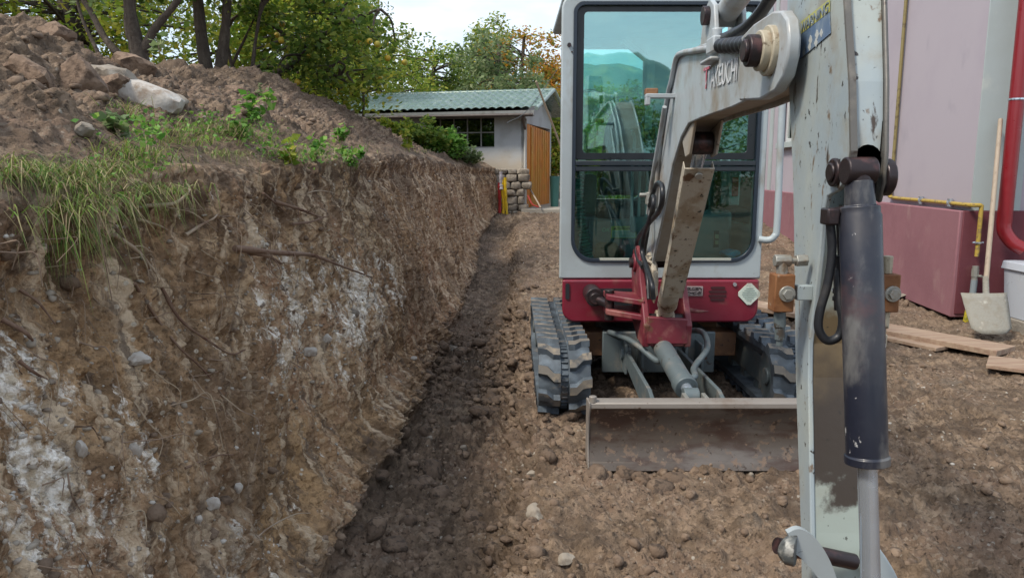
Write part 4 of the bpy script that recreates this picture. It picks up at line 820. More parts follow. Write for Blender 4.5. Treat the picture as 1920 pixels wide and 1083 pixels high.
MB().tube([(bx+.05, by+.26, .48), (4.40, 6.88, 1.86)], [.021, .019], 12).build('handle', handlem, sh)
# pail on a block
pc = Vector((4.70, 6.52, 0))
tag(MB().bb(4.46, 4.95, 6.33, 6.75, -.06, .10).build('concrete_block', cm, None, .012, root=(4.7, 6.5, 0)), 'pale concrete block under the white pail', 'block')
pl_ = thing('pail', (4.70, 6.54, .104), 'white square plastic pail with its lid on, beside the shovel', 'pail')
def sq(zc, w_, r=.05): return [(pc.x-.0+a[0], 6.54+a[2], zc) for a in rrect(-w_, w_, -w_*.85, w_*.85, [r]*4, 0, 4)]
lo = sq(.106, .215); hi = sq(.56, .245); n = len(lo)
MB().add(lo+hi, [tuple(range(n))]+[(i, (i+1) % n, n+(i+1) % n, n+i) for i in range(n)]).build('body', pailm, pl_, 0, 50)
lo = sq(.53, .262); hi = sq(.60, .252)
MB().add(lo+hi, [tuple(range(n))[::-1], tuple(range(n, 2*n))]+[(i, (i+1) % n, n+(i+1) % n, n+i) for i in range(n)]).build('lid', pailm, pl_, .006, 50)
MB().tube(bez([(4.46, 6.38, .46), (4.54, 6.325, .35), (4.70, 6.325, .29), (4.86, 6.325, .35), (4.94, 6.38, .46)], 6), .004, 6).build('handle', chrome, pl_)
# planks
def plank(a, b, wv, th, z, label, tilt=0):
    a = Vector(a); b = Vector(b); d = (b-a); d.z = 0; n = Vector((-d.y, d.x, 0)).normalized()*wv
    a.z = z; b.z = z+tilt; o = MB().prism([a, b, b+n, a+n], (0, 0, th)).build('plank', woodm, None, .004, root=tuple(a)); return tag(o, label, 'plank', 'planks by the house')
plank(atZ(1380, 575, .03), atZ(1868, 668, .03), .30, .045, .03, 'long thick plank lying in front of the shovel')
plank(atZ(1500, 600, .02), atZ(1755, 655, .02), .16, .03, .005, 'thin shorter plank beside the long thick one')
plank(atZ(1848, 690, .02), (4.6, 4.25, 0), .34, .028, .02, 'wide board at the right edge of the photo')

# ------------------------------------------------------------------ excavator
EX = thing('mini_excavator', (.94, 4.9, 0), 'white and red mini excavator with muddy boom and raised dozer blade', 'excavator')
# -- tracks
def track(x0, x1):
    yf, yr, r = 4.21, 5.62, .195; Ls = yr-yf; per = 2*Ls+2*math.pi*r
    def pt(s):
        s %= per
        if s < Ls: return (yr-s, 2*r, 0, 1, -1, 0) if False else (yf+(Ls-s), 2*r-.012*math.sin(math.pi*s/Ls)-.0*s, 0, 1)
        s -= Ls
        if s < math.pi*r: a = s/r; return (yf-r*math.sin(a), r+r*math.cos(a), -math.sin(a), math.cos(a))
        s -= math.pi*r
        if s < Ls: return (yf+s, 0, 0, -1)
        s -= Ls; a = s/r; return (yr+r*math.sin(a), r-r*math.cos(a), math.sin(a), -math.cos(a))
    band = MB(); N = 150; vs = []; prof = [(x0, 0), (x0+.012, .006), ((x0+x1)/2-.022, .006), ((x0+x1)/2-.02, -.006), ((x0+x1)/2+.02, -.006), ((x0+x1)/2+.022, .006), (x1-.012, .006), (x1, 0), (x1, -.035), (x0, -.035)]
    for i in range(N):
        y_, z_, ny, nz = pt(per*i/N)
        for (xx, h) in prof: vs.append((xx, y_+ny*(h-.012), z_+nz*(h-.012)+.03))
    k = len(prof); fs = [(i*k+j, i*k+(j+1) % k, ((i+1) % N)*k+(j+1) % k, ((i+1) % N)*k+j) for i in range(N) for j in range(k)]
    band.add(vs, fs); tb_ = band.build('rubber_track', rub, EX, 0, 40)
    lug = MB(); NL = 29; wc = (x0+x1)/2
    for i in range(NL):
        for sd_ in (-1, 1):
            s0 = per*(i+(.0 if sd_ < 0 else .5))/NL; xa_, xb_ = (x0-.004, wc-.026) if sd_ < 0 else (wc+.026, x1+.004)
            tn, ts = .0, .034
            vs = []
            for (u, off) in ((0, .0), (.30, -.002), (.60, -.036), (1, -.044)):
                xx = (xb_+(xa_-xb_)*u) if sd_ < 0 else (xa_+(xb_-xa_)*u)
                for (h, q) in ((-.006, -.034), (.026, -.021), (.026, .021), (-.006, .034)):
                    y_, z_, ny, nz = pt(s0+off+q); vs.append((xx, y_+ny*h, z_+nz*h+.03))
            f = []
            for a in range(3):
                for b in range(3): f.append((a*4+b, a*4+b+1, a*4+5+b, a*4+4+b))
            f += [(0, 1, 2, 3), (15, 14, 13, 12)]
            o = len(lug.v); lug.v += vs
            for q in f:
                lug.f.append(tuple(j+o for j in q)); lug.m.append(1 if all(j % 4 in (1, 2) for j in q) else 0)
    for i in range(110):
        s0 = per*i/110; y_, z_, ny, nz = pt(s0); a = math.atan2(ny, nz)
        lug.box((wc, y_-ny*.012, z_-nz*.012+.03), (.034, .008, .012), Matrix.Rotation(-a, 3, 'X').to_euler(), 0)
    lug.build('tread_lugs', [rub, lugm], tb_, 0, 30)
    fr_ = MB(); fr_.bb(x0+.05, x1-.05, yf-.02, yr+.02, .13, .30)
    for (yy, rr) in ((yf, .155), (yr, .16)): fr_.cyl((x0+.03, yy, .225), (x1-.03, yy, .225), rr, 28); fr_.cyl((x0+.012, yy, .225), (x1-.012, yy, .225), .05, 16)
    for k_ in range(4): yy = yf+.28+.28*k_; fr_.cyl((x0+.06, yy, .09), (x1-.06, yy, .09), .055, 16)
    fr_.build('track_frame', steelblue, tb_, .006)
track(.150, .440); track(1.455, 1.745)
# -- undercarriage
mb = MB(); mb.bb(.42, 1.47, 4.78, 4.95, .20, .36); mb.bb(.42, 1.47, 5.25, 5.4, .2, .36); mb.build('cross_beam', rustm, EX, .008)
mb = MB(); mb.bb(.60, 1.28, 4.68, 5.5, .17, .37); mb.bb(.58, 1.30, 4.665, 4.70, .12, .385)
for x_ in (.70, .80, 1.07, 1.17): mb.bb(x_, x_+.018, 4.50, 4.67, .15, .34)
mb.build('car_body', steelblue, EX, .006)
mb = MB(); mb.cyl((.94, 5.1, .37), (.94, 5.1, .47), .30, 36); mb.build('slew_ring', blackp, EX)
for sx in (-1, 1):
    mb = MB(); xx = .87+sx*.165; x2 = .885+sx*.18
    mb.prism([(xx, 4.62, .30), (xx, 4.62, .22), (x2, 3.52, .10), (x2, 3.52, .22), (x2, 3.75, .28)], (.022, 0, 0)); mb.cyl((xx-.02, 4.60, .26), (xx+.045, 4.60, .26), .04, 16)
    mb.build('blade_arm', steelblue, EX, .004)
# -- blade
byy = 3.40
mb = MB(); prof = [(-.0, .012), (-.035, .06), (-.055, .13), (-.05, .22), (-.02, .30), (-.005, .335)]
outer = []
BX0, BX1 = .365, 1.42
prof = [(3.352, .008), (3.380, .06), (3.396, .12), (3.392, .19), (3.372, .255), (3.343, .305)]
back = [(3.375, .315), (3.415, .262), (3.438, .19), (3.442, .12), (3.425, .055), (3.395, .0)]
mb.prism([(BX0, a, b+.01) for a, b in prof+back], (BX1-BX0, 0, 0)); blade = mb.build('dozer_blade', bladem, EX, .003)
mb = MB(); mb.prism([(BX0-.004, a, b+.01) for a, b in [(3.343, .296), (3.343, .326), (3.40, .332), (3.46, .315), (3.46, .295), (3.40, .305)]], (BX1-BX0+.008, 0, 0)); mb.build('blade_lip', bladetop, blade, .006)
mb = MB(); mb.prism([(BX0-.008, a, b+.01) for a, b in [(3.349, .0), (3.377, .06), (3.389, .12), (3.385, .19), (3.368, .25), (3.338, .30), (3.338, .33), (3.47, .315), (3.47, .02)]], (.009, 0, 0)); mb.prism([(BX1-.001, a, b+.01) for a, b in [(3.349, .0), (3.377, .06), (3.389, .12), (3.385, .19), (3.368, .25), (3.338, .30), (3.338, .33), (3.47, .315), (3.47, .02)]], (.009, 0, 0)); mb.build('end_plate', bladetop, blade, .003)
mb = MB(); mb.cyl((BX0+.012, 3.36, .335), (BX0+.012, 3.36, .365), .018, 12); mb.build('hinge_lug', bladetop, blade, .003)
mb = MB(); mb.prism([(BX0+.002, a, b) for a, b in [(3.343, .004), (3.3535, .022), (3.363, .04), (3.39, .04), (3.39, .004)]], (BX1-BX0-.004, 0, 0)); mb.build('cutting_edge', bladem, blade, .002)
mb = MB()
for x_ in (.83, .925): mb.prism([(x_, 3.43, .05), (x_, 3.43, .33), (x_, 3.53, .33), (x_, 3.58, .26), (x_, 3.52, .10)], (.02, 0, 0))
mb.build('cylinder_lug', brassm, blade, .004)
mb = MB(); mb.cyl((.835, 4.42, .475), (.876, 3.66, .325), .054, 26); mb.cyl((.872, 3.70, .334), (.879, 3.635, .320), .060, 26); mb.cyl((.845, 3.56, .30), (.92, 3.56, .30), .045, 18); bc = mb.build('blade_cylinder', steelblue, EX, .004)
mb = MB(); mb.cyl((.868, 3.70, .34), (.89, 3.54, .298), .028, 16); mb.build('rod', chrome, bc)
for pts in ([(.68, 4.6, .36), (.60, 4.5, .42), (.70, 4.25, .42), (.80, 4.05, .36), (.83, 4.0, .38)], [(1.02, 4.55, .40), (1.12, 4.35, .46), (1.10, 4.1, .42), (.98, 3.9, .36), (.94, 3.72, .36), (.90, 3.70, .35)]):
    MB().tube(bez(pts, 7), .017, 10).build('hydraulic_hose', steelblue, bc, 0, 60)
# -- upper body
UX0, UX1 = .318, 1.562
body = MB(); fz0, fz1 = .450, .722
def rr_prof(y, ins): return rrect(UX0+ins, UX1-ins, fz0+ins, fz1, [.085, .085, .012, .012], y, 6)
body.prism(rr_prof(4.66, 0), (0, 1.42, 0)); body.v = [(x_+.10 if (y_ > 5 and x_ < .9) else x_, y_, z_) for x_, y_, z_ in body.v]; ub = body.build('base_cover', redp, EX, .018)
mb = MB()
for z_, w_ in ((.672, .045), (.647, .056), (.620, .056), (.596, .045)):
    mb.prism(rrect(1.300-w_/1.0, 1.300+w_, z_-.008, z_+.008, [.007]*4, 4.655, 3), (0, .012, 0))
mb.build('vent_slots', M('vent_dark', (.045, .008, .012), .8), ub, 0)
mb = MB(); mb.bb(1.075, 1.205, 4.652, 4.662, .620, .682); pla = mb.build('rating_plate', M('plate_aluminium', (.40, .34, .33), .4, .4), ub, .002)
mb = MB(); mb.bb(1.082, 1.198, 4.6505, 4.652, .655, .677); mb.bb(1.082, 1.198, 4.6505, 4.652, .626, .650)
mb.build('plate_print', M('plate_black', (.03, .02, .022), .5, 0, [((.35, .3, .3), 60, .54, .56, 3, (1, 1, 3))]), pla, 0)
ctr_ = (1.498, .633); mb = MB(); mb.prism([(ctr_[0]+a*.068+s_*.012*(0 if a else 1), 4.650, ctr_[1]+b*.068+t_*.012*(0 if b else 1)) for a, b, s_, t_ in ((-1, 0, 0, -1), (0, -1, -1, 0), (0, -1, 1, 0), (1, 0, 0, -1), (1, 0, 0, 1), (0, 1, 1, 0), (0, 1, -1, 0), (-1, 0, 0, 1))], (0, .009, 0))
st = mb.build('diamond_sticker', M('sticker_white', (.55, .62, .55), .5, 0, [((.40, .42, .36), 14, .5, .65)]), ub, 0)
mb = MB()
for k, wv in enumerate((.028, .042, .055, .058, .05, .036, .02)): zc_ = ctr_[1]+.036-.0125*k; mb.bb(ctr_[0]-wv*.8, ctr_[0]+wv*.8, 4.648, 4.650, zc_-.002, zc_+.002)
mb.build('sticker_lines', M('sticker_print', (.22, .30, .27), .6), st, 0)
mb = MB(); mb.cyl((1.405, 4.662, .70-.006), (1.405, 4.650, .694), .012, 16); mb.build('lock_cylinder', chrome, ub)
mb = MB(); mb.prism(rrect(.338, .362, .60, .70, [.008]*4, 4.652, 3), (0, .01, 0)); mb.build('tail_slot', blackp, ub)
mb = MB(); mb.prism(rrect(.50, .80, .56, .668, [.02]*4, 4.650, 4), (0, .012, 0)); mb.build('recess', blackp, ub)
# -- cab
cab = MB(); CX0, CX1, CF, CB = .300, 1.572, 4.68, 6.02; CT = 2.46
outer = rrect(CX0, CX1, .726, CT, [.01, .01, .10, .10], CF, 8); inner = rrect(.384, 1.512, .846, 2.385, [.13, .13, .05, .05], CF, 8)
cab.ring(outer, inner, (0, .055, 0))
o2 = rrect(CX0+.085, CX1-.01, .726, CT, [.01, .01, .10, .10], CB-.05, 8); i2 = rrect(.43, 1.02, 1.18, 2.33, [.07]*4, CB-.05, 8)
cabo = cab.build('cab_frame', paint, EX, .012)
MB().ring(o2, i2, (0, .05, 0)).build('rear_frame', paint, cabo, .008)
mb = MB()   # side walls: left door and right side, as rings in yz
def yz(pts, xx): return [(xx+(.065*(p[0]-CF) if xx < .9 else 0), p[0], p[2]) for p in pts]
for xx, dx, zl in ((CX0+.004, .035, .95), (CX1-.045, .035, 1.05)):
    mb = MB(); mb.ring(yz(rrect(CF+.056, CB-.052, .728, CT-.10, [.02]*4, 0, 6), xx), yz(rrect(CF+.12, CB-.15, zl, 2.25, [.08]*4, 0, 6), xx), (dx, 0, 0))
    mb.build('side_frame', paint, cabo, .006)
mb = MB(); mb.prism(rrect(CX0+.10, CX1-.05, CT-.06, CT-.012, [.02]*4, CF+.06, 4), (0, 1.2, 0)); mb.build('roof_lining', greyl, cabo, .01)
mb = MB(); mb.prism(rrect(CX0+.015, CX1-.015, CT-.02, CT+.03, [.02]*4, CF-.02, 4), (0, 1.36, 0)); mb.build('cab_roof', paint, cabo, .02)
mb = MB(); mb.bb(CX0+.11, CX1-.05, CF+.057, CB-.055, .725, .80); mb.build('cab_floor', greyp, cabo)
# glass, seals, bars
mb = MB(); mb.ring(rrect(.370, 1.526, .832, 2.40, [.14, .14, .06, .06], CF-.012, 8), rrect(.392, 1.504, .856, 2.378, [.122, .122, .05, .05], CF-.012, 8), (0, .03, 0)); seal = mb.build('window_seal', M('seal_rubber', (.015, .025, .04), .4), cabo, .003)
mb = MB(); mb.ring(rrect(.394, 1.502, 1.468, 2.376, [.01]*4, CF+.012, 2), rrect(.436, 1.452, 1.510, 2.345, [.02]*4, CF+.012, 2), (0, .012, 0)); mb.build('sash', M('sash_black', (.01, .014, .018), .35), cabo, .002)
mb = MB(); mb.bb(.392, 1.504, CF-.014, CF+.02, 1.432, 1.462); mb.bb(.392, 1.504, CF-.008, CF+.02, 1.398, 1.428); mb.build('mid_rail', M('rail_black', (.02, .028, .036), .35), cabo, .004)
mb = MB(); mb.bb(.40, 1.496, CF+.016, CF+.022, 1.463, 2.376); mb.build('upper_pane', glassc, cabo)
mb = MB(); mb.prism(rrect(.393, 1.503, .857, 1.40, [.12, .12, .005, .005], CF+.004, 8), (0, .005, 0)); mb.build('lower_pane', glass, cabo)
mb = MB(); mb.bb(.55, 1.38, CF-.012, CF+.01, .842, .858); mb.build('sill_strip', M('pale_seal', (.40, .42, .37), .6), cabo, .002)
mb = MB(); mb.prism(rrect(.435, 1.015, 1.185, 2.325, [.065]*4, CB-.03, 6), (0, .005, 0)); mb.build('rear_pane', glass, cabo)
mb = MB(); mb.prism([(.326, CF+.12, .95), (.398, CB-.15, .95), (.398, CB-.15, 2.25), (.326, CF+.12, 2.25)], (.006, 0, 0)); mb.build('door_pane', glass, cabo)
mb = MB(); mb.bb(CX1-.028, CX1-.022, CF+.12, CB-.15, 1.05, 2.25); mb.build('side_pane', glass, cabo)
# handrail
MB().tube(bez([(1.547, 4.67, .978), (1.60, 4.65, .975), (1.633, 4.64, 1.00), (1.645, 4.64, 1.07), (1.640, 4.64, 1.5), (1.632, 4.64, 1.95), (1.60, 4.65, 2.0), (1.56, 4.67, 2.0)], 7), .021, 14).build('grab_rail', paint, cabo, 0, 60)
MB().cyl((CX0+.045, CF-.012, 2.15), (CX0+.045, CF, 2.15), .012, 12).cyl((CX0+.062, CF-.01, 2.11), (CX0+.062, CF, 2.11), .005, 8).build('bolt', darkpin, cabo)
# interior
mb = MB(); sb_ = [(.640, 5.62, 1.22), (.70, 5.64, 1.72), (.78, 5.66, 1.90), (.90, 5.67, 1.94), (1.06, 5.66, 1.90), (1.13, 5.64, 1.72), (1.17, 5.62, 1.22)]
mb.prism(sb_, (0, .13, 0)); mb.prism([(.62, 5.10, 1.05), (1.2, 5.10, 1.05), (1.2, 5.10, 1.18), (.62, 5.10, 1.18)], (0, .55, 0)); seat = mb.build('seat', seatm, cabo, .035)
mb = MB(); mb.bb(.66, 1.16, 5.15, 5.75, .80, 1.05); mb.build('seat_box', blackp, cabo, .01)
mb = MB(); mb.bb(.52, 1.40, 5.02, 5.12, .80, 1.08); mb.build('floor_console', greyp, cabo, .02)
mb = MB(); mb.bb(1.17, 1.46, 4.95, 5.5, .80, 1.14); mb.build('right_console', greyp, cabo, .03)
mb = MB(); mb.bb(1.34, 1.372, 4.94, 4.952, .90, 1.01); c_ = mb.build('switch', blackp, cabo); MB().bb(1.345, 1.367, 4.93, 4.942, .96, .985).bb(1.345, 1.367, 4.93, 4.942, .92, .945).build('button', M('button_olive', (.3, .32, .2), .5), c_)
mb = MB(); mb.bb(1.04, 1.46, 5.93, 5.95, .8, 2.34); mb.build('reflection_panel', greyl, cabo, .01)  # pale panel added in place of a building's reflection in the glass
mb = MB(); mb.tube([(.80, 5.55, 2.32), (1.0, 5.55, 2.16), (1.0, 5.60, 1.70)], .028, 8); mb.build('reflection_bar', greyl, cabo)  # bar added in place of the diagonal reflection beside the panel
for k in range(5):
    xx = .795+.048*k; MB().tube(bez([(xx, 4.98, 1.05), (xx+.0, 4.98, 1.45), (xx+.01, 4.99, 1.60+.05*(k % 2)), (xx-.015+.0*k, 4.97, 1.66+.04*(k % 2))], 5), .0105, 8).build('lever', M('lever_grey', (.34, .38, .40), .4), cabo, 0, 60)
MB().bb(.77, 1.04, 4.965, 4.985, 1.53, 1.545).bb(.79, 1.0, 4.96, 5.06, 1.0, 1.10).build('lever_gate', greyp, cabo, .004)
mb = MB(); mb.bb(.36, .56, 4.95, 5.3, 1.10, 1.38); mb.build('left_console', M('mossy_plastic', (.09, .10, .07), .7, 0, [((.15, .13, .09), 7, .45, .65)]), cabo, .03)
mb = MB(); mb.tube([(.60, 5.2, 1.36), (.66, 5.15, 1.55), (.70, 5.13, 1.58)], .02, 8); mb.build('armrest', blackp, cabo, .0)
mb = MB(); n = 220; pts = []
cc = bez([(.42, 4.80, 1.42), (.425, 4.80, 1.2), (.46, 4.80, 1.0), (.50, 4.80, .82)], 90)
mb.tube(cc, [.030+.009*math.sin(k*2*math.pi/10) for k in range(len(cc))], 12); mb.build('corrugated_hose', M('green_ribbed_hose', (.10, .26, .20), .45), cabo, 0, 60)
mb = MB(); mb.bb(1.40, 1.47, 4.85, 5.05, 1.18, 1.40); pp = mb.build('control_box', greyl, cabo, .01)
MB().bb(1.415, 1.455, 4.835, 4.85, 1.24, 1.36).build('red_handle', M('handle_red', (.35, .01, .015), .4), pp, .004)
MB().bb(1.08, 1.34, 5.1, 5.3, 1.14, 1.40).build('dash', blackp, cabo, .02)
mb = MB(); mb.tube(bez([(1.34, 5.2, 1.62), (1.42, 5.2, 1.50), (1.40, 5.2, 1.40), (1.3, 5.2, 1.45)], 6), .012, 8); mb.cyl((1.18, 5.15, 1.66), (1.24, 5.15, 1.66), .05, 16); mb.build('work_lamp', M('lamp_shell', (.5, .48, .42), .4), cabo)
# warning label inside
lab = MB(); lab.bb(.665, .835, 5.005, 5.018, .955, 1.035); lb_ = lab.build('caution_label', M('label_yellow', (.50, .45, .10), .5), cabo)
MB().bb(.672, .828, 5.002, 5.005, .958, 1.008).build('label_panel', M('label_white', (.55, .58, .50), .5), lb_)
def text(s, size, mat, parent, origin, ex, ey, name, depth=.0008, width=None, shear=0):
    cu = bpy.data.curves.new('t', 'FONT'); cu.body = s; cu.size = size; cu.extrude = depth; cu.shear = shear
    o = bpy.data.objects.new('t', cu); COL.objects.link(o); dg = bpy.context.evaluated_depsgraph_get(); dg.update(); me = bpy.data.meshes.new_from_object(o.evaluated_get(dg)); bpy.data.objects.remove(o)
    ex = Vector(ex).normalized(); ey = Vector(ey).normalized(); ez = ex.cross(ey).normalized(); ey = ez.cross(ex) if shear is None else ey
    L_ = max(v.co.x for v in me.vertices)-min(v.co.x for v in me.vertices); k = (width/L_) if width else 1
    R_ = Vector(root_of(parent))
    for v in me.vertices: v.co = Vector(origin)+ex*v.co.x*k+ey*v.co.y*(1 if not width else 1)+ez*v.co.z-R_
    me.materials.clear(); me.materials.append(mat); ob = bpy.data.objects.new(name, me); COL.objects.link(ob); ob.parent = parent; return ob
inkm = M('print_black', (.03, .03, .03), .6)
text('WARNING', .018, inkm, lb_, (.705, 5.0035, 1.015), (1, 0, 0), (0, 0, 1), 'warning_lettering', width=.10)
MB().prism([(.682, 5.0045, 1.014), (.700, 5.0045, 1.014), (.691, 5.0045, 1.029)], (0, -.001, 0)).build('warning_triangle', inkm, lb_)
for k in range(5): MB().bb(.68, .82, 5.0005, 5.002, .996-.009*k, .998-.009*k).build('print_line', M('print_grey', (.2, .22, .2), .6) if k == 0 else bpy.data.materials['print_grey'], lb_)
text('OK', .035, M('green_print', (.15, .5, .33), .6), cabo, (.60, 5.018, .998), (1, 0, 0), (0, 0, 1), 'green_lettering', width=.055, shear=.2)
# loose things in the cab
tag(stone_thing('cloth_rag', (1.40, 4.78, .875), (.065, .05, .028), M('blue_cloth', (.01, .30, .50), .8, 0, [((.02, .42, .62), 20, .5, .6)]), 'bright blue rag lying at the lower right corner inside the cab window', 'rag', None, 44), None, None)
stone_thing('cloth_sack', (.62, 4.86, .87), (.10, .07, .085), M('brown_sack', (.16, .13, .09), .9, 0, [((.10, .08, .055), 9, .5, .65)]), 'brown sack on the cab floor under the yellow label', 'sack', None, 45)

# -- swing bracket
mb = MB()
def ear(x_, w_, s):   # profile in yz
    mb.prism([(x_, 4.30, .93), (x_, 4.40, .965), (x_, 4.52, .93), (x_, 4.56, .80), (x_, 4.52, .66), (x_, 4.48, .50), (x_, 4.30, .425), (x_, 4.10, .42), (x_, 4.08, .55), (x_, 4.18, .68), (x_, 4.28, .80)], (w_, 0, 0))
ear(.735, .038, 0); ear(.968, .038, 0)
mb.bb(.773, .968, 4.10, 4.45, .425, .50); mb.prism([(.755, 4.085, .44), (.986, 4.085, .44), (.986, 4.085, .585), (.755, 4.085, .60)], (0, .03, 0))
mb.cyl((.72, 4.42, .86), (.76, 4.42, .86), .055, 20); mb.cyl((.97, 4.42, .86), (1.02, 4.42, .86), .05, 20)
sb = mb.build('swing_bracket', redworn, EX, .008)
MB().cyl((.70, 4.42, .86), (1.03, 4.42, .86), .03, 16).build('pivot_pin', darkpin, sb)
MB().cyl((.76, 4.17, .575), (.98, 4.17, .575), .026, 16).build('pivot_pin', darkpin, sb)
mb = MB()
for z_ in (.672, .585): mb.prism([(.55, 4.28, z_-.015), (.75, 4.16, z_-.028), (.76, 4.45, z_-.028), (.55, 4.45, z_-.015)], (0, 0, .034))
mb.build('side_prong', redworn, sb, .006)
mb = MB(); mb.cyl((.575, 4.34, .53), (.575, 4.34, .71), .028, 16); mb.cyl((.50, 4.45, .645), (.50, 4.65, .645), .055, 20); mb.cyl((.50, 4.40, .645), (.50, 4.45, .645), .035, 16); mb.cyl((.51, 4.43, .64), (.575, 4.34, .62), .025, 12); mb.build('swing_cylinder_end', darkpin, sb, .004)
mb = MB(); mb.tube([(1.0, 4.30, .60), (1.08, 4.25, .598), (1.135, 4.24, .600)], [.018, .01, .004], 8); mb.build('grease_spike', redworn, sb)
# -- boom (centreline x = .675+.046Y)
def cx(Y): return .675+.046*Y
def bprism(mb, poly, b0, b1, m=0):   # poly in (Y,z), b offsets left/right
    mb.prism([(cx(Y)+b0, Y, z) for Y, z in poly], (b1-b0, 0, 0), m)
boomP = [(4.38, .80), (4.50, .80), (4.56, .88), (4.40, 1.12), (4.12, 1.44), (3.86, 1.72), (3.66, 1.88), (3.54, 1.93), (3.0, 1.885), (2.5, 1.815), (2.15, 1.775), (2.02, 1.76), (2.02, 1.62), (2.5, 1.605), (3.0, 1.605), (3.25, 1.60), (3.42, 1.55), (3.62, 1.43), (3.9, 1.15), (4.2, .88)]
boomIn = [(Y, z) for Y, z in boomP]
mb = MB()
# side plates
for b0 in (-.075, .063): bprism(mb, boomP, b0, b0+.012)
boom = mb.build('boom', boomp, EX, .004)
mb = MB()
# top/back web and bottom web as strips
top_ = [(4.52, .88), (4.38, 1.11), (4.10, 1.43), (3.84, 1.705), (3.645, 1.865), (3.535, 1.915), (3.0, 1.87), (2.5, 1.80), (2.15, 1.76)]
bot_ = [(2.15, 1.635), (2.5, 1.62), (3.0, 1.62), (3.26, 1.612), (3.44, 1.562), (3.64, 1.442), (3.92, 1.162), (4.22, .892)]
for strip in (top_, bot_):
    for (a, b) in zip(strip[:-1], strip[1:]):
        d = Vector((0, b[0]-a[0], b[1]-a[1])).normalized(); nrm = Vector((0, -d.z, d.y))*.01
        mb.add([(cx(a[0])-.0625, a[0], a[1]), (cx(a[0])+.0625, a[0], a[1]), (cx(b[0])+.0625, b[0], b[1]), (cx(b[0])-.0625, b[0], b[1]),
                (cx(a[0])-.0625, a[0]+nrm.y, a[1]+nrm.z), (cx(a[0])+.0625, a[0]+nrm.y, a[1]+nrm.z), (cx(b[0])+.0625, b[0]+nrm.y, b[1]+nrm.z), (cx(b[0])-.0625, b[0]+nrm.y, b[1]+nrm.z)],
               [(0, 1, 2, 3), (7, 6, 5, 4), (0, 4, 5, 1), (2, 6, 7, 3), (1, 5, 6, 2), (0, 3, 7, 4)])
mb.build('web_plate', tanp, boom)
mb = MB(); bprism(mb, [(2.30, 1.785), (2.15, 1.80), (1.97, 1.798), (1.90, 1.785), (1.85, 1.755), (1.83, 1.71), (1.832, 1.67), (1.86, 1.625), (1.92, 1.597), (2.05, 1.588), (2.27, 1.605)], -.108, -.076)
bprism(mb, [(2.30, 1.785), (2.15, 1.80), (1.97, 1.798), (1.90, 1.785), (1.85, 1.755), (1.83, 1.71), (1.832, 1.67), (1.86, 1.625), (1.92, 1.597), (2.05, 1.588), (2.27, 1.605)], .076, .105)
fork = mb.build('fork_plate', boomp, boom, .006)
c0 = cx(1.96); mb = MB(); mb.cyl((c0-.125, 1.96, 1.700), (c0-.105, 1.96, 1.700), .062, 26); mb.cyl((c0-.145, 1.96, 1.700), (c0-.12, 1.96, 1.700), .050, 26); mb.build('pin_boss', cream, fork, .003)
mb = MB(); mb.cyl((c0-.172, 1.96, 1.700), (c0-.14, 1.96, 1.700), .040, 6+14); mb.cyl((c0-.182, 1.96, 1.700), (c0-.17, 1.96, 1.700), .028, 18); mb.cyl((c0-.1, 1.96, 1.700), (c0+.14, 1.96, 1.700), .03, 18); mb.build('pivot_pin', darkpin, fork, .003)
# lettering on the boom side
lx = -.0765
def bs(px, py): p = onplane(px, py, .675-.0770, .046); return Vector(p)
A_ = bs(1328, 172); B_ = bs(1385, 150); w_red = (B_-A_)
ext = (bs(1383, 152)-bs(1322, 170)).normalized()
wt = M('faded_white_letters', (.58, .60, .62), .5, 0, [((.45, .49, .50), 20, .5, .6)]); rdl = M('faded_red_letters', (.42, .10, .14), .5, 0, [((.45, .45, .47), 22, .5, .62)])
up_ = Vector((0, 0, 1)); p0 = bs(1318, 168); p1 = bs(1333, 165); p2 = bs(1382, 150)
text('T', .115, rdl, boom, p0+Vector((-.0015, 0, 0)), ext, up_, 'red_emblem', width=(p1-p0).length*.8)
text('AKEUCHI', .105, wt, boom, p1+Vector((-.0015, 0, 0)), ext, up_, 'lettering', width=(p2-p1).length)
# boom cylinder with guard
a_ = Vector((cx(4.17), 4.17, .575)); b_ = Vector((cx(3.33), 3.33, 1.52)); dd = (b_-a_).normalized(); fw = Vector((0, -dd.z, dd.y)).normalized()
if fw.y > 0: fw = -fw
mb = MB(); mb.tube([a_, a_+dd*.10, a_+dd*.12, a_+dd*.72], [.045, .045, .055, .055], 22); mb.cyl(a_-Vector((.05, 0, 0)), a_+Vector((.05, 0, 0)), .045, 18); bcy = mb.build('boom_cylinder', muddy, EX, .003)
mb = MB(); mb.cyl(a_+dd*.70, b_, .026, 18); mb.build('rod', chrome, bcy)
mb = MB(); mb.cyl(b_-Vector((.045, 0, 0)), b_+Vector((.045, 0, 0)), .05, 18); mb.build('rod_eye', darkpin, bcy, .003)
g0 = a_+dd*.26+fw*.065; g1 = a_+dd*1.17+fw*.06
sx = Vector((1, 0, 0)); mb = MB(); th_ = fw*.008
def gq(p, hw): return [p-sx*hw, p+sx*hw]
a2, b2 = gq(g0, .050), gq(g1, .062)
mb.add([a2[0], a2[1], b2[1], b2[0]]+[p-th_ for p in (a2[0], a2[1], b2[1], b2[0])], [(0, 1, 2, 3), (7, 6, 5, 4), (0, 4, 5, 1), (1, 5, 6, 2), (2, 6, 7, 3), (3, 7, 4, 0)])
for s in (0, 1):
    p, q = a2[s], b2[s]; o_ = sx*(.005 if s else -.005); dn = -fw*.05
    mb.add([p, q, q+dn, p+dn, p+o_, q+o_, q+dn+o_, p+dn+o_], [(0, 1, 2, 3), (4, 7, 6, 5), (0, 4, 5, 1), (1, 5, 6, 2), (2, 6, 7, 3), (3, 7, 4, 0)])
gu = mb.build('guard_plate', muddy, bcy, .002)
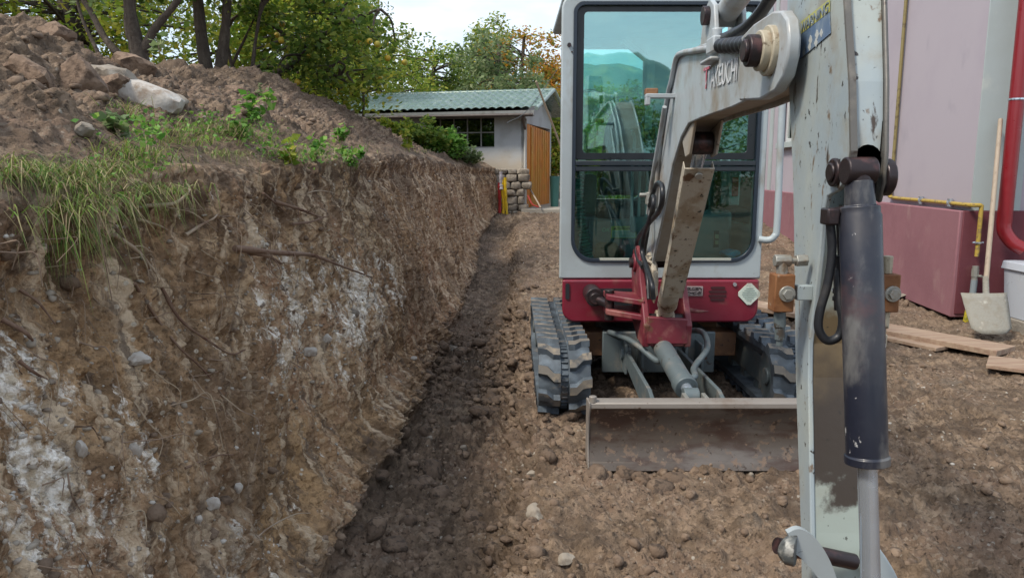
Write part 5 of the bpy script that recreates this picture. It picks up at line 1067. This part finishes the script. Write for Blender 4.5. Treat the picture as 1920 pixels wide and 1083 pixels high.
mb = MB(); p = g1-dd*.035+fw*.004; mb.cyl(p, p+fw*.01, .018, 14); mb.build('bolt', brassm, gu, .002)
# mount under the boom
mb = MB()
for b0 in (-.062, .05): bprism(mb, [(3.18, 1.61), (3.27, 1.47), (3.36, 1.46), (3.46, 1.54), (3.42, 1.57)], b0, b0+.012)
mb.build('cylinder_mount', tanp, boom, .003)
# mud lumps at boom foot
V_, F_ = rock_mesh(9, 3, .5, 1.6)
MB().add([(.80+v[0]*.035, 4.20+v[1]*.05, .78+v[2]*.10) for v in V_], [tuple(f) for f in F_]).add([(.79+v[0]*.045, 4.25+v[1]*.05, .90+v[2]*.035) for v in V_], [tuple(f) for f in F_]).add([(.955+v[0]*.03, 4.17+v[1]*.05, .88+v[2]*.055) for v in V_], [tuple(f) for f in F_]).build('caked_mud', muddy, sb, 0, 60)
# -- arm cylinder above the boom
c1 = Vector((cx(2.98), 2.98, 1.985)); c2 = Vector((cx(1.95), 1.95, 2.12))
mb = MB()
for b0 in (-.06, .042): bprism(mb, [(3.14, 1.88), (3.08, 2.02), (2.98, 2.05), (2.90, 2.01), (2.84, 1.85)], b0, b0+.018)
mb.build('cylinder_ear', boomp, boom, .005)
mb = MB(); d_ = (c2-c1).normalized(); mb.cyl(c1+d_*.06, c1+d_*.80, .044, 24); mb.cyl(c1-Vector((.038, 0, 0)), c1+Vector((.038, 0, 0)), .042, 20); mb.cyl(c1+d_*.01, c1+d_*.07, .03, 16); mb.cyl(c1+d_*.78, c1+d_*.83, .05, 24); acy = mb.build('arm_cylinder', boomp, EX, .003)
mb = MB(); mb.cyl(c1+d_*.8, c2, .024, 18); mb.cyl(c2-Vector((.035, 0, 0)), c2+Vector((.035, 0, 0)), .045, 18); mb.build('rod', chrome, acy)
mb = MB(); mb.cyl(c1-Vector((.075, 0, 0)), c1+Vector((.075, 0, 0)), .024, 16); mb.cyl(c1-Vector((.085, 0, 0)), c1-Vector((.062, 0, 0)), .036, 16); mb.build('pivot_pin', darkpin, acy, .002)
# -- steel lines and hoses on the boom
def bpt(px, py, off=.0, Y=None):
    X0 = .675-.0865-off; return Vector(onplane(px, py, X0, .046))
tp = [bpt(1228, 390), bpt(1236, 290), bpt(1250, 190), bpt(1259, 150), bpt(1267, 112), bpt(1276, 100), bpt(1300, 95), bpt(1330, 90), bpt(1352, 86)]
MB().tube(bez(tp, 6), .012, 10).build('steel_line', boomp, boom, 0, 60)
tp2 = [bpt(1215, 400, .02), bpt(1222, 340, .02), bpt(1236, 260, .02), bpt(1246, 200, .02)]
MB().tube(bez(tp2, 6), .011, 10).build('steel_line', boomp, boom, 0, 60)
k_ = bpt(1338, 85); MB().box(k_+Vector((.03, 0, .0)), (.09, .10, .055)).cyl(k_+Vector((.01, 0, .02)), k_+Vector((.01, 0, .06)), .018, 10).box(k_+Vector((.0, .02, -.05)), (.05, .14, .014)).build('hose_clamp', boomp, boom, .006)
hs = bez([bpt(1350, 86), bpt(1385, 84), bpt(1420, 78), bpt(1450, 62, -.02), bpt(1482, 40, -.06), bpt(1520, 10, -.14)], 30)
MB().tube(hs, [.022+.007*(k/len(hs))+.0035*math.sin(k*.9) for k in range(len(hs))], 12).build('wrapped_hose', black, boom, 0, 60)
MB().tube(bez([bpt(1344, 74, -.03), bpt(1362, 70, -.03), bpt(1398, 52, -.04), bpt(1425, 25, -.05), bpt(1452, -15, -.06)], 8), .019, 12).build('hydraulic_hose', black, boom, 0, 60)
k_ = bpt(1240, 180, .05); MB().box(k_+Vector((.01, 0, 0)), (.17, .05, .02)).box(k_+Vector((-.065, .0, -.022)), (.02, .05, .04)).build('lamp_bracket', boomp, boom, .003)
MB().box(k_+Vector((-.045, .02, .022)), (.06, .05, .03)).build('lamp', rustm, boom, .006)
# small hoses at the side of boom
for tpn, r in (([bpt(1220, 375, .03), bpt(1232, 345, .05), bpt(1242, 352, .05), bpt(1238, 390, .05), bpt(1215, 420, .05), bpt(1195, 450, .05), bpt(1195, 480, .05), bpt(1205, 500, .04)], .013), ([bpt(1218, 385, .03), bpt(1226, 368, .05), bpt(1222, 400, .06), bpt(1208, 440, .06), bpt(1204, 470, .06), bpt(1212, 498, .05), bpt(1222, 530, .05), bpt(1225, 560, .04)], .013), ([bpt(1218, 392, .02), bpt(1215, 430, .03), bpt(1208, 480, .03), bpt(1214, 520, .03), bpt(1216, 560, .03)], .010)):
    MB().tube(bez(tpn, 7), r, 10).build('hydraulic_hose', black, boom, 0, 60)
k_ = bpt(1216, 372, .03); MB().cyl(k_+Vector((0, 0, -.03)), k_+Vector((0, 0, .035)), .018, 8).cyl(k_+Vector((-.05, 0, .02)), k_+Vector((.03, 0, .02)), .012, 8).build('pipe_fitting', brassm, boom, .002)
# -- stick
def sx0(Y): return .5425+.09*Y
stickP = [(2.06, 2.30), (2.085, 1.95), (2.06, 1.75), (1.99, 1.56), (1.93, 1.40), (1.895, 1.28), (1.80, .90), (1.68, .54), (1.655, .44), (1.57, .44), (1.61, .576), (1.70, .92), (1.712, 1.0), (1.69, 1.12), (1.675, 1.22), (1.672, 1.30), (1.650, 1.345), (1.585, 1.36), (1.535, 1.385), (1.525, 1.44), (1.56, 1.58), (1.62, 1.74), (1.68, 1.92), (1.78, 2.14), (1.90, 2.30)]
W1 = .135
mb = MB(); mb.prism([(sx0(Y), Y, z) for Y, z in stickP], (.012, 0, 0))
mb.prism([(sx0(Y)+W1-.012, Y, z) for Y, z in stickP if not (Y < 1.92 and z > 1.31)]+[(sx0(1.88)+W1-.012, 1.88, 1.45), (sx0(1.95)+W1-.012, 1.95, 2.30)], (.012, 0, 0)); stick = mb.build('stick', stickp, EX, .003)
mb = MB()   # front plate of the lower stick, and back plate
fp = [(1.575, .45), (1.614, .576), (1.704, .92), (1.716, 1.0), (1.70, 1.12), (1.69, 1.22), (1.685, 1.30)]
for a, b in zip(fp[:-1], fp[1:]):
    xa_, xb_ = sx0(a[0])+.0125, sx0(b[0])+.0125; w2 = W1-.025
    mb.add([(xa_, a[0], a[1]), (xa_+w2, a[0], a[1]), (xb_+w2, b[0], b[1]), (xb_, b[0], b[1]), (xa_, a[0]+.01, a[1]), (xa_+w2, a[0]+.01, a[1]), (xb_+w2, b[0]+.01, b[1]), (xb_, b[0]+.01, b[1])], [(0, 1, 2, 3), (7, 6, 5, 4), (0, 4, 5, 1), (2, 6, 7, 3), (1, 5, 6, 2), (0, 3, 7, 4)])
mb.build('front_plate', stickface, stick)
mb = MB(); bp = [(1.66, .45), (1.675, .54), (1.79, .90), (1.885, 1.28), (1.92, 1.40), (1.98, 1.56), (2.05, 1.75), (2.075, 1.95), (2.05, 2.29)]
for a, b in zip(bp[:-1], bp[1:]):
    xa_, xb_ = sx0(a[0])+.0125, sx0(b[0])+.0125; w2 = W1-.025
    mb.add([(xa_, a[0], a[1]), (xa_+w2, a[0], a[1]), (xb_+w2, b[0], b[1]), (xb_, b[0], b[1]), (xa_, a[0]-.01, a[1]), (xa_+w2, a[0]-.01, a[1]), (xb_+w2, b[0]-.01, b[1]), (xb_, b[0]-.01, b[1])], [(0, 1, 2, 3), (7, 6, 5, 4), (0, 4, 5, 1), (2, 6, 7, 3), (1, 5, 6, 2), (0, 3, 7, 4)])
mb.build('back_plate', stickp, stick)
# front cover of the bracket with its arch, right bracket plate
bxl, bxr = sx0(1.52)+.014, .745
def bxrf(Y): return .745+(Y-1.52)*.22
def yf_(z): return float(np.interp(z, [1.385, 1.44, 1.58, 1.74, 1.92, 2.14, 2.30], [1.537, 1.528, 1.563, 1.623, 1.683, 1.783, 1.90]))
mb = MB(); cxm = (bxl+bxr)/2; arch = [(bxl, 1.385), (bxl+.006, 1.385)]
ar = .028
arch2 = [(cxm-ar, 1.40)]+[(cxm-ar*math.cos(a), 1.425+ar*math.sin(a)) for a in np.linspace(0, math.pi, 9)]+[(cxm+ar, 1.40)]
poly = [(bxl, 1.40)]+arch2+[(bxr, 1.40), (bxr, 1.47)]
for z in (1.58, 1.66, 1.74, 1.92, 2.14, 2.30): poly.append((bxr, z))
for z in (2.30, 2.14, 1.92, 1.74, 1.66, 1.58): poly.append((bxl, z))
poly.append((bxl, 1.47))
# split arch part (flat) and upper strips
low = [(bxl, 1.40)]+arch2+[(bxr, 1.40), (bxrf(yf_(1.50)), 1.50), (bxl, 1.50)]
mb.prism([(a, yf_(b)+.004, b) for a, b in low], (0, .010, 0))
for z0, z1 in zip((1.50, 1.58, 1.66, 1.74, 1.92, 2.14), (1.58, 1.66, 1.74, 1.92, 2.14, 2.30)):
    y0, y1 = yf_(z0)+.004, yf_(z1)+.004; xl0, xl1, xr0, xr1 = sx0(y0)+.013, sx0(y1)+.013, bxrf(y0), bxrf(y1); mb.add([(xl0, y0, z0), (xr0, y0, z0), (xr1, y1, z1), (xl1, y1, z1), (xl0, y0+.01, z0), (xr0, y0+.01, z0), (xr1, y1+.01, z1), (xl1, y1+.01, z1)], [(0, 1, 2, 3), (7, 6, 5, 4), (0, 4, 5, 1), (2, 6, 7, 3), (1, 5, 6, 2), (0, 3, 7, 4)])
mb.build('bracket_cover', stickp, stick, 0, 20)
mb = MB(); brP = [(1.88, 2.29), (1.775, 2.14), (1.675, 1.92), (1.615, 1.74), (1.555, 1.58), (1.520, 1.44), (1.518, 1.375), (1.545, 1.335), (1.60, 1.345), (1.67, 1.33), (1.75, 1.45), (1.95, 2.29)]
mb.prism([(bxrf(Y)+.001 if Y < 1.9 else bxrf(1.9), Y, z) for Y, z in brP], (.010, 0, 0)); mb.build('bracket_plate', M('dark_bracket_steel', (.12, .115, .105), .5, .2, [((.22, .20, .17), 9, .5, .7, 8), ((.05, .035, .03), 20, .6, .7)], (60, .2)), stick, .004)
mb = MB()  # thick dark edge band of left plate
lft = [(1.535, 1.385), (1.525, 1.44), (1.56, 1.58), (1.62, 1.74), (1.68, 1.92), (1.78, 2.14), (1.88, 2.29)]
for a, b in zip(lft[:-1], lft[1:]):
    xa_, xb_ = sx0(1.55)-.001, sx0(1.55)-.001; xa_ = sx0(a[0])+.0; xb_ = sx0(b[0])+.0; w2 = .0135
    mb.add([(xa_, a[0]-.003, a[1]), (xa_+w2, a[0]-.003, a[1]), (xb_+w2, b[0]-.003, b[1]), (xb_, b[0]-.003, b[1]), (xa_, a[0]+.004, a[1]), (xa_+w2, a[0]+.004, a[1]), (xb_+w2, b[0]+.004, b[1]), (xb_, b[0]+.004, b[1])], [(0, 1, 2, 3), (7, 6, 5, 4), (0, 4, 5, 1), (2, 6, 7, 3), (1, 5, 6, 2), (0, 3, 7, 4)])
mb.build('plate_edge', bpy.data.materials['dark_bracket_steel'], stick)
pz, py_ = 1.392, 1.575
mb = MB(); mb.cyl((sx0(py_)-.010, py_+.02, pz+.005), (sx0(py_)+.001, py_+.02, pz+.005), .030, 22); mb.cyl((sx0(py_)-.016, py_+.02, pz+.005), (sx0(py_)-.008, py_+.02, pz+.005), .020, 18); mb.cyl((bxr+.01, 1.55, pz-.005), (bxr+.03, 1.55, pz-.005), .038, 22); mb.cyl((bxl, 1.55, pz), (bxr, 1.55, pz), .018, 18); mb.build('cylinder_pin', darkpin, stick, .003)
# sticker
def sps(px, py, off=.0015): return Vector(onplane(px, py, .5425-off, .09))
st_b = M('sticker_blue', (.10, .16, .26), .45, 0, [((.20, .26, .32), 12, .45, .62, 8), ((.36, .38, .36), 20, .58, .64, 8)]); st_y = M('sticker_yellow', (.42, .42, .13), .45, 0, [((.36, .38, .30), 16, .52, .64, 8)])
Q = [sps(1500, 111), sps(1558, 62), sps(1556, 22), sps(1499, 66)]
s1 = MB().prism(Q, (-.001, 0, 0)).build('warning_sticker', st_b, stick)
Q2 = [sps(1499, 66, .002), sps(1556, 22, .002), sps(1556, -2, .002), sps(1497, 45, .002)]
MB().prism(Q2, (-.001, 0, 0)).build('yellow_band', st_y, s1)
text('WARNING', .032, M('sticker_ink', (.16, .20, .24), .6), s1, sps(1501, 62, .0042), Q2[1]-Q2[0], Vector((0, .0, 1)), 'warning_lettering', width=(Q2[1]-Q2[0]).length*.9)
mb = MB()
for (a, b, r_) in ((1520, 75, .012), (1532, 65, .012), (1540, 62, .010), (1518, 88, .010), (1530, 80, .011)): p = sps(a, b, .003); mb.box(p, (.001, r_*1.6, r_*1.2), Matrix.Rotation(.7, 3, 'X').to_euler())
mb.build('sticker_picture', M('worn_white_print', (.42, .44, .42), .6), s1)
# bucket cylinder
t0 = Vector((.700, 1.525, 1.40)); t1 = Vector((.757, 1.475, .79))
t1 = Vector(atY(1626, 868, 1.46)); dc = (t1-t0).normalized()
mb = MB(); mb.tube([t0+dc*.02, t0+dc*.07, t0+dc*.072, t0+dc*.085, t0+dc*.09, t1-dc*.018, t1-dc*.017, t1], [.027, .030, .038, .038, .0405, .0405, .044, .044], 32); kcy = mb.build('bucket_cylinder', cylm, EX, .002)
mb = MB(); mb.cyl(t0+Vector((-.03, 0, 0)), t0+Vector((.03, 0, 0)), .028, 22); mb.tube([t0-dc*.01, t0+dc*.05], .026, 18); mb.build('cylinder_eye', darkpin, kcy, .003)
mb = MB(); mb.tube([t1-dc*.02, t1+dc*.42], .0195, 24); mb.build('rod', chrome, kcy)
P0 = Vector(atY(1556, 405, 1.53)); mb = MB(); mb.box(P0, (.026, .04, .034)).cyl(P0+Vector((0, 0, .005)), P0+Vector((.05, 0, .012)), .012, 12).build('elbow_fitting', darkpin, kcy, .004)
hz_ = lambda a, b, Y: Vector(atY(a, b, Y))
MB().tube(bez([hz_(1556, 410, 1.53), hz_(1560, 470, 1.53), hz_(1552, 530, 1.53), hz_(1538, 580, 1.53), hz_(1535, 615, 1.53), hz_(1550, 637, 1.53), hz_(1572, 630, 1.53), hz_(1580, 600, 1.53), hz_(1574, 560, 1.54), hz_(1571, 500, 1.56)], 8), .0092, 14).build('hydraulic_hose', black, kcy, 0, 60)
MB().tube([hz_(1572, 400, 1.56), hz_(1576, 480, 1.56)], .006, 10).tube([hz_(1574, 478, 1.56), hz_(1576, 580, 1.56)], [.013, .013], 10).cyl(hz_(1575, 540, 1.56), hz_(1575, 548, 1.56), .0155, 12).cyl(hz_(1575, 555, 1.56), hz_(1575, 562, 1.56), .0155, 12).build('cylinder_line', black, kcy, 0, 60)
MB().cyl(hz_(1575, 540, 1.5615), hz_(1575, 545, 1.5615), .0165, 12).build('silver_band', chrome, kcy)
# check valves
for side, Y in ((0, 1.72), (1, 1.72)):
    if side == 0: f = lambda a, b, dy=0: Vector(atY(a, b, Y+dy))
    else: f = lambda a, b, dy=0: Vector(atY(3112-a if False else 1660+(1465-a)*.75+(1660-1660), b, Y+dy))+Vector((0, 0, 0))
    c_ = f(1465, 547); mb = MB(); mb.box(c_, (.046, .046, .088)); vb = mb.build('valve_block', orust, stick, .003)
    MB().cyl(c_+Vector((.004, -.023, 0)), c_+Vector((.004, -.030, 0)), .0185, 20).cyl(c_+Vector((.004, -.028, 0)), c_+Vector((.004, -.038, 0)), .0125, 6).build('bolt', brassm, vb, .001)
    if side == 0:
        MB().cyl(f(1466, 484), f(1466, 515), .0135, 8).cyl(f(1452, 488), f(1482, 488), .0145, 8).cyl(f(1482, 488), f(1494, 488), .008, 12).cyl(f(1492, 488), f(1513, 487), .0145, 6).build('elbow_fitting', brassm, vb, .0015)
        MB().cyl(f(1462, 583), f(1462, 612), .0135, 16).cyl(f(1462, 610), f(1462, 636), .0115, 16).cyl(f(1462, 634), f(1461, 648), .008, 12).build('pipe_nut', steelblue, vb, .0015)
        MB().box(f(1505, 547), (.036, .03, .034)).build('mount_block', stickp, vb, .002)
    else:
        MB().cyl(c_+Vector((0, 0, .044)), c_+Vector((0, 0, .085)), .012, 8).build('elbow_fitting', cream, vb, .0015)
        MB().cyl(c_-Vector((0, 0, .044)), c_-Vector((0, 0, .085)), .014, 6).cyl(c_-Vector((0, 0, .085)), c_-Vector((.0, 0, .38)), .0085, 12).cyl(c_-Vector((.0, 0, .10)), c_-Vector((.0, 0, .13)), .012, 6).build('pipe_nut', cream, vb, .0015)
# bucket linkage and bucket
def arc_link(pts, Y, x_shift, thick, name_pin):
    c = bez([Vector(atY(a, b, Y))+Vector((x_shift, 0, 0)) for a, b in pts], 7); lo_, hi_ = [], []
    for i, p in enumerate(c):
        t_ = (c[min(i+1, len(c)-1)]-c[max(i-1, 0)]); t_.normalize(); n_ = Vector((t_.z, 0, -t_.x)); hw = .020+.012*math.sin(math.pi*min(1, i/len(c)+.25))
        hi_.append(p-n_*.004); lo_.append(p+n_*hw*1.6)
    return MB().prism(hi_+lo_[::-1], (.0, thick, 0))
dq = Vector(atY(1489, 1030, 1.50))
l_ = arc_link([(1478, 1001), (1500, 994), (1528, 1012), (1550, 1045), (1566, 1085), (1580, 1135)], 1.50, 0, .016, 1).build('bucket_link', paint, EX, .004)
MB().tube([dq+Vector((-.012, .01, 0)), dq+Vector((-.010, .006, 0)), dq+Vector((.004, -.002, 0))], [.028, .034, .034], 24).build('link_boss', M('greasy_boss', (.10, .11, .11), .5, .2, [((.03, .03, .03), 30, .45, .6, 8), ((.28, .28, .26), 18, .55, .65, 8)], (60, .3)), l_, .004)
MB().cyl(dq+Vector((-.030, .02, 0)), dq+Vector((.16, .06, -.06)), .018, 16).build('link_pin', darkpin, l_)
arc_link([(1648, 1030), (1662, 1050), (1680, 1082), (1692, 1120)], 1.56, 0, .016, 0).build('bucket_link', paint, EX, .004)
mb = MB(); bw0, bw1 = .60, .93
bp_ = [(1.62, .42), (1.52, .38), (1.44, .30), (1.42, .22), (1.50, .10), (1.62, .05), (1.80, .06), (1.90, .10)]
for x_ in (bw0, bw1-.012): mb.prism([(x_, a, b) for a, b in bp_+[(1.86, .30)]], (.012, 0, 0))
for a, b in zip(bp_[:-1], bp_[1:]):
    d = Vector((0, b[0]-a[0], b[1]-a[1])).normalized(); nn_ = Vector((0, -d.z, d.y))*.01
    mb.prism([(bw0+.0125, a[0], a[1]), (bw1-.0125, a[0], a[1]), (bw1-.0125, b[0], b[1]), (bw0+.0125, b[0], b[1])], tuple(-nn_))
bk = mb.build('bucket', rustm, EX, .003)
for k in range(3):
    x_ = bw0+.04+.11*k; MB().prism([(x_, 1.88, .085), (x_, 1.98, .13), (x_, 1.89, .125)], (.03, 0, 0)).build('tooth', rustm, bk, .002)
